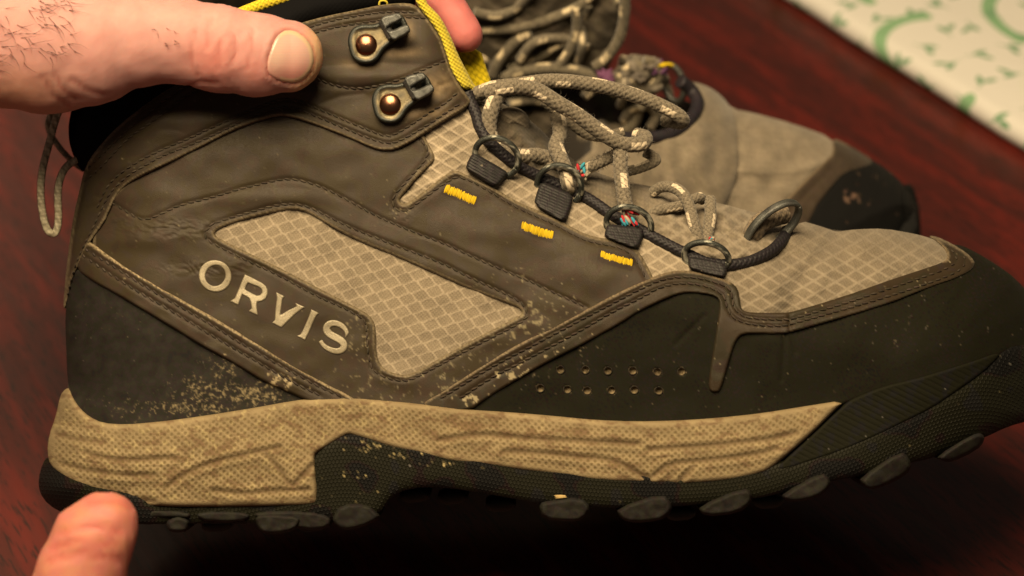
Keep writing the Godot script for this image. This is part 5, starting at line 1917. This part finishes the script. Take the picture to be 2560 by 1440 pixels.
func hand_from(sk: Flesh, sink: Callable, tint: Callable, parent: Node3D) -> void:
	var pile := Pile.new()
	sk.mesh_into(pile)
	pile.smooth_from(0, 0)
	for pass_ in 2:
		for k in pile.pos.size():
			var p := pile.pos[k]
			if pass_ == 0:
				var f := (DIST - p.z) / DIST
				var s := Vector3(1280.0 + p.x / f, 720.0 - p.y / f, p.z)
				pile.pos[k] = p + pile.nor[k] * sink.call(s)
				pile.col[k] = tint.call(s, pile.nor[k])
		pile.smooth_from(0, 0)
	for k in pile.pos.size():
		pile.pos[k] *= K
	add("skin", pile.mesh(), M.skin, parent)

func near_line(p: Vector2, lines: Array) -> float:
	var best := 99.0
	for l in lines:
		for i in l.size() - 1:
			var q := Geometry2D.get_closest_point_to_segment(p, l[i], l[i + 1])
			best = minf(best, q.distance_to(p))
	return best

func splinter() -> void:
	var chip := Pile.new()
	for k in 3:
		var z := base(1400.0, 1241.0) + 30.0 + k * 1.5
		chip.grain(pt(1400.0 + k * 1.5, 1239.0 + k * 2.6, z), Vector3(1, 0.04 * k, 0).normalized() * 15.0 * K, Vector3(0, 1, 0) * 1.7 * K, Vector3(0, 0, 1) * 1.6 * K, Color(0.46, 0.34, 0.15) * (1.0 - 0.15 * k), 5, 4)
	var o := add("splinter", chip.mesh(), M.frayed, self)
	o.basis = lean
	o.set_meta("label", "small straw-coloured splinter stuck to the black sole above a lug")
	o.set_meta("category", "splinter")

func hands() -> void:
	# left hand: thumb along the outside of the collar, fingers inside it
	var h := thing("hand", "left hand gripping the boot's collar, thumb pressed on the leather outside", "hand")
	h.basis = lean
	var sk := Flesh.new()
	sk.setup(Vector3(-1640, 380, -320), Vector3(0, 1120, 640), 9.0)
	var chain := func(s: String, flat: float, k: float):
		var q := []
		for w in s.split(" ", false):
			var c := w.split(",")
			q.append([pt(float(c[0]), float(c[1]), float(c[2])) / K, float(c[3]) * (DIST - float(c[2])) / DIST])
		for i in q.size() - 1:
			sk.bone(q[i][0], q[i][1], q[i + 1][0], q[i + 1][1], flat, k)
	chain.call("716,140,362,91 640,137,376,103 545,121,390,108 440,101,398,104 330,99,398,119 220,106,390,157 120,100,380,184 0,85,370,180 -180,50,360,185", 1.22, 14.0)
	chain.call("220,-60,330,150 60,-110,250,210 -180,-60,260,230", 1.0, 60.0)
	chain.call("100,-150,200,180 420,-215,160,100 760,-225,90,80 970,-150,85,68 1090,-18,108,52 1162,86,122,46", 1.0, 22.0)
	chain.call("80,-140,60,170 420,-220,10,98 760,-240,-50,80 960,-190,-70,66 1040,-110,-60,50", 1.0, 20.0)
	chain.call("60,-130,-60,150 400,-200,-130,90 700,-220,-190,72 880,-170,-200,56", 1.0, 20.0)
	chain.call("40,-110,-140,120 340,-170,-240,78 580,-190,-270,60 720,-150,-270,48", 1.0, 20.0)
	var nail_line := cut(pl("692,88 710,76 728,75 748,81 773,103 786,134 784,168 766,194 748,205 729,209 698,203 673,190 667,176 668,155 678,118 692,88"), 1, false)
	var creases := [pl("489,80 479,118 478,160 492,192"), pl("526,45 519,92 520,120"), pl("552,105 546,140 545,172"), pl("628,72 629,115 619,170"), pl("138,190 156,224 190,250"), pl("108,195 132,240 172,268"), pl("180,200 215,225 260,238"), pl("470,215 500,205 540,212"), pl("585,90 590,130 580,160")]
	var sink := func(s: Vector3) -> float:
		var z := 2.2 * nz.get_noise_3d(s.x * 2.0, s.y * 2.0, s.z * 2.0)
		if s.z > 300.0 and s.x > 80.0 and s.x < 660.0:
			var d := near_line(Vector2(s.x, s.y), creases)
			z -= 3.4 * exp(-pow(d / 6.5, 2.0))
			z -= 1.4 * (0.5 + 0.5 * sin((s.x + 12.0 * sin(s.y * 0.03)) * 0.42)) * exp(-pow((s.x - 560.0) / 70.0, 2.0))
		# the fold of skin round the nail
		if s.z > 300.0 and s.x > 640.0 and s.x < 830.0:
			var e := near_line(Vector2(s.x, s.y), [nail_line])
			var inside := Geometry2D.is_point_in_polygon(Vector2(s.x, s.y), nail_line)
			if inside:
				z -= 3.0 * sm(0.0, 8.0, e)
			else:
				z += 3.2 * exp(-pow((e - 9.0) / 6.0, 2.0)) * sm(790.0, 740.0, s.x) - 3.5 * exp(-pow(e / 4.0, 2.0))
		return z
	var tint := func(s: Vector3, n: Vector3) -> Color:
		var c := Color(0.43, 0.222, 0.208)
		c = c.lerp(Color(0.42, 0.20, 0.105), 0.6 * sm(300.0, 0.0, s.x) * sm(120.0, 260.0, s.y))
		c = c.lerp(Color(0.44, 0.135, 0.115), 0.6 * exp(-pow((s.x - 530.0) / 60.0, 2.0) - pow((s.y - 150.0) / 70.0, 2.0)))
		c = c.lerp(Color(0.43, 0.12, 0.10), 0.4 * exp(-pow((s.x - 640.0) / 40.0, 2.0) - pow((s.y - 180.0) / 50.0, 2.0)))
		c = c.lerp(Color(0.50, 0.32, 0.17), 0.8 * sm(740.0, 800.0, s.x + 0.5 * maxf(0.0, s.y - 150.0)) * sm(900.0, 850.0, s.x))
		c = c.lerp(Color(0.44, 0.115, 0.115), 0.8 * sm(900.0, 1050.0, s.x))
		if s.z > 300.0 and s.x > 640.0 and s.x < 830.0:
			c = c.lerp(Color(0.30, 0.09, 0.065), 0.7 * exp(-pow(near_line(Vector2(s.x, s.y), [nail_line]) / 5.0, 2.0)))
		c *= 1.0 + 0.10 * nz.get_noise_3d(s.x * 3.0, s.y * 3.0, s.z * 3.0) + 0.05 * nf.get_noise_2d(s.x, s.y)
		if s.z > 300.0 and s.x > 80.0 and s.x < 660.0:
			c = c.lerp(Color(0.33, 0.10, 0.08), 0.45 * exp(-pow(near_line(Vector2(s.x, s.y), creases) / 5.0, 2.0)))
		c.a = 1.0
		return c
	hand_from(sk, sink, tint, h)
	var nail := cut(pl("692,88 710,76 728,75 748,81 773,103 786,134 784,168 766,194 748,205 729,209 698,203 673,190 667,176 668,155 678,118"), 2)
	add("fingernail", relief([nail], {"step": 3.0, "skirt": 12.0, "base": func(x, y): return sk.front(x, y, 620.0, 250.0), "top": func(x, y, d, _g, _h): return -5.0 + rounded(d, 8.0, 7.0) + 2.0 * sm(0.0, 40.0, d), "col": func(x, y, d, _g, _h):
		var c := Color(0.45, 0.28, 0.245)
		c = c.lerp(Color(0.50, 0.20, 0.175), 0.75 * sm(135.0, 195.0, y))
		c = c.lerp(Color(0.48, 0.34, 0.28), 0.7 * exp(-pow((x - 690.0) / 22.0, 2.0) - pow((y - 130.0) / 50.0, 2.0)))
		if x > 700.0 and d < 14.0:
			c = c.lerp(Color(0.48, 0.35, 0.22), 0.8 * (1.0 - sm(7.0, 14.0, d)))
		c *= 1.0 + 0.05 * sin(y * 0.9) * 0.5
		c.a = 1.0
		return c}), M.nail, h)
	# a sliver of the fore finger's nail above the trim
	var hairs := Pile.new()
	for k in 105:
		var x := rng.randf_range(-40.0, 190.0)
		var y := rng.randf_range(-10.0, 150.0) + maxf(0.0, (120.0 - x) * 0.25)
		if k > 94:
			x = rng.randf_range(375.0, 440.0)
			y = rng.randf_range(60.0, 130.0)
		var a := rng.randf_range(-0.4, 1.1)
		var l := rng.randf_range(22.0, 62.0) if k <= 94 else rng.randf_range(10.0, 24.0)
		var bend := rng.randf_range(-1.3, 1.3)
		var p := []
		for t in 6:
			var u := t / 5.0
			p.append(pt(x, y, sk.front(x, y, 640.0, 200.0) + 0.5 + 9.0 * sin(u * 2.2)))
			x += cos(a + bend * u) * l / 5.0
			y += sin(a + bend * u) * l / 5.0
		hair(hairs, p, 0.62 * K, Color(0.13, 0.07, 0.045))
	var ho := add("hair", hairs.mesh(), M.hair, h)
	ho.set_meta("kind", "stuff")

	# right hand: a fore finger pointing at the heel, close to the viewer
	var g := thing("hand", "blurred fore finger of the other hand pointing at the heel of the sole", "hand")
	g.basis = lean
	var s2 := Flesh.new()
	s2.setup(Vector3(-1560, -2000, 250), Vector3(-650, -440, 1060), 12.0)
	var chain2 := func(s: String, flat: float, k: float):
		var q := []
		for w in s.split(" ", false):
			var c := w.split(",")
			q.append([pt(float(c[0]), float(c[1]), float(c[2])) / K, float(c[3]) * (DIST - float(c[2])) / DIST])
		for i in q.size() - 1:
			s2.bone(q[i][0], q[i][1], q[i + 1][0], q[i + 1][1], flat, k)
	chain2.call("262,1312,800,84 236,1346,800,100 205,1425,796,108 165,1540,790,114 95,1750,740,118 20,2000,660,130", 1.05, 16.0)
	chain2.call("20,2080,640,230 120,2300,560,300 60,2600,500,300", 1.0, 60.0)
	chain2.call("120,2050,560,120 260,1900,640,112 300,1980,720,104 240,2080,720,96", 1.0, 20.0)
	chain2.call("220,2120,520,120 350,1990,580,110 380,2080,660,100 310,2170,660,92", 1.0, 20.0)
	chain2.call("300,2200,480,110 420,2090,520,98 440,2170,600,90 380,2250,600,84", 1.0, 20.0)
	chain2.call("-60,2200,700,140 40,2060,800,110 170,2000,830,92", 1.0, 30.0)
	var arcs := [pl("222,1252 262,1247 300,1254 332,1270"), pl("150,1330 230,1318 300,1330"), pl("130,1372 200,1350 290,1366"), pl("120,1400 210,1382 300,1398")]
	hand_from(s2, func(s: Vector3) -> float:
		var z := 2.5 * nz.get_noise_3d(s.x * 2.0, s.y * 2.0, s.z * 2.0)
		if s.z > 800.0 and s.y < 1460.0:
			z -= 5.0 * exp(-pow(near_line(Vector2(s.x, s.y), arcs) / 9.0, 2.0))
		return z, func(s: Vector3, n: Vector3) -> Color:
		var c := Color(0.41, 0.145, 0.122)
		c = c.lerp(Color(0.42, 0.20, 0.11), 0.6 * clampf(nz.get_noise_2d(s.x * 3.0, s.y * 3.0) + 0.3, 0.0, 1.0))
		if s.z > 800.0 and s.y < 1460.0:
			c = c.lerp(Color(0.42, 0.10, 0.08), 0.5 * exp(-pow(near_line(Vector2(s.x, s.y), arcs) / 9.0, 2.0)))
		c.a = 1.0
		return c, g)
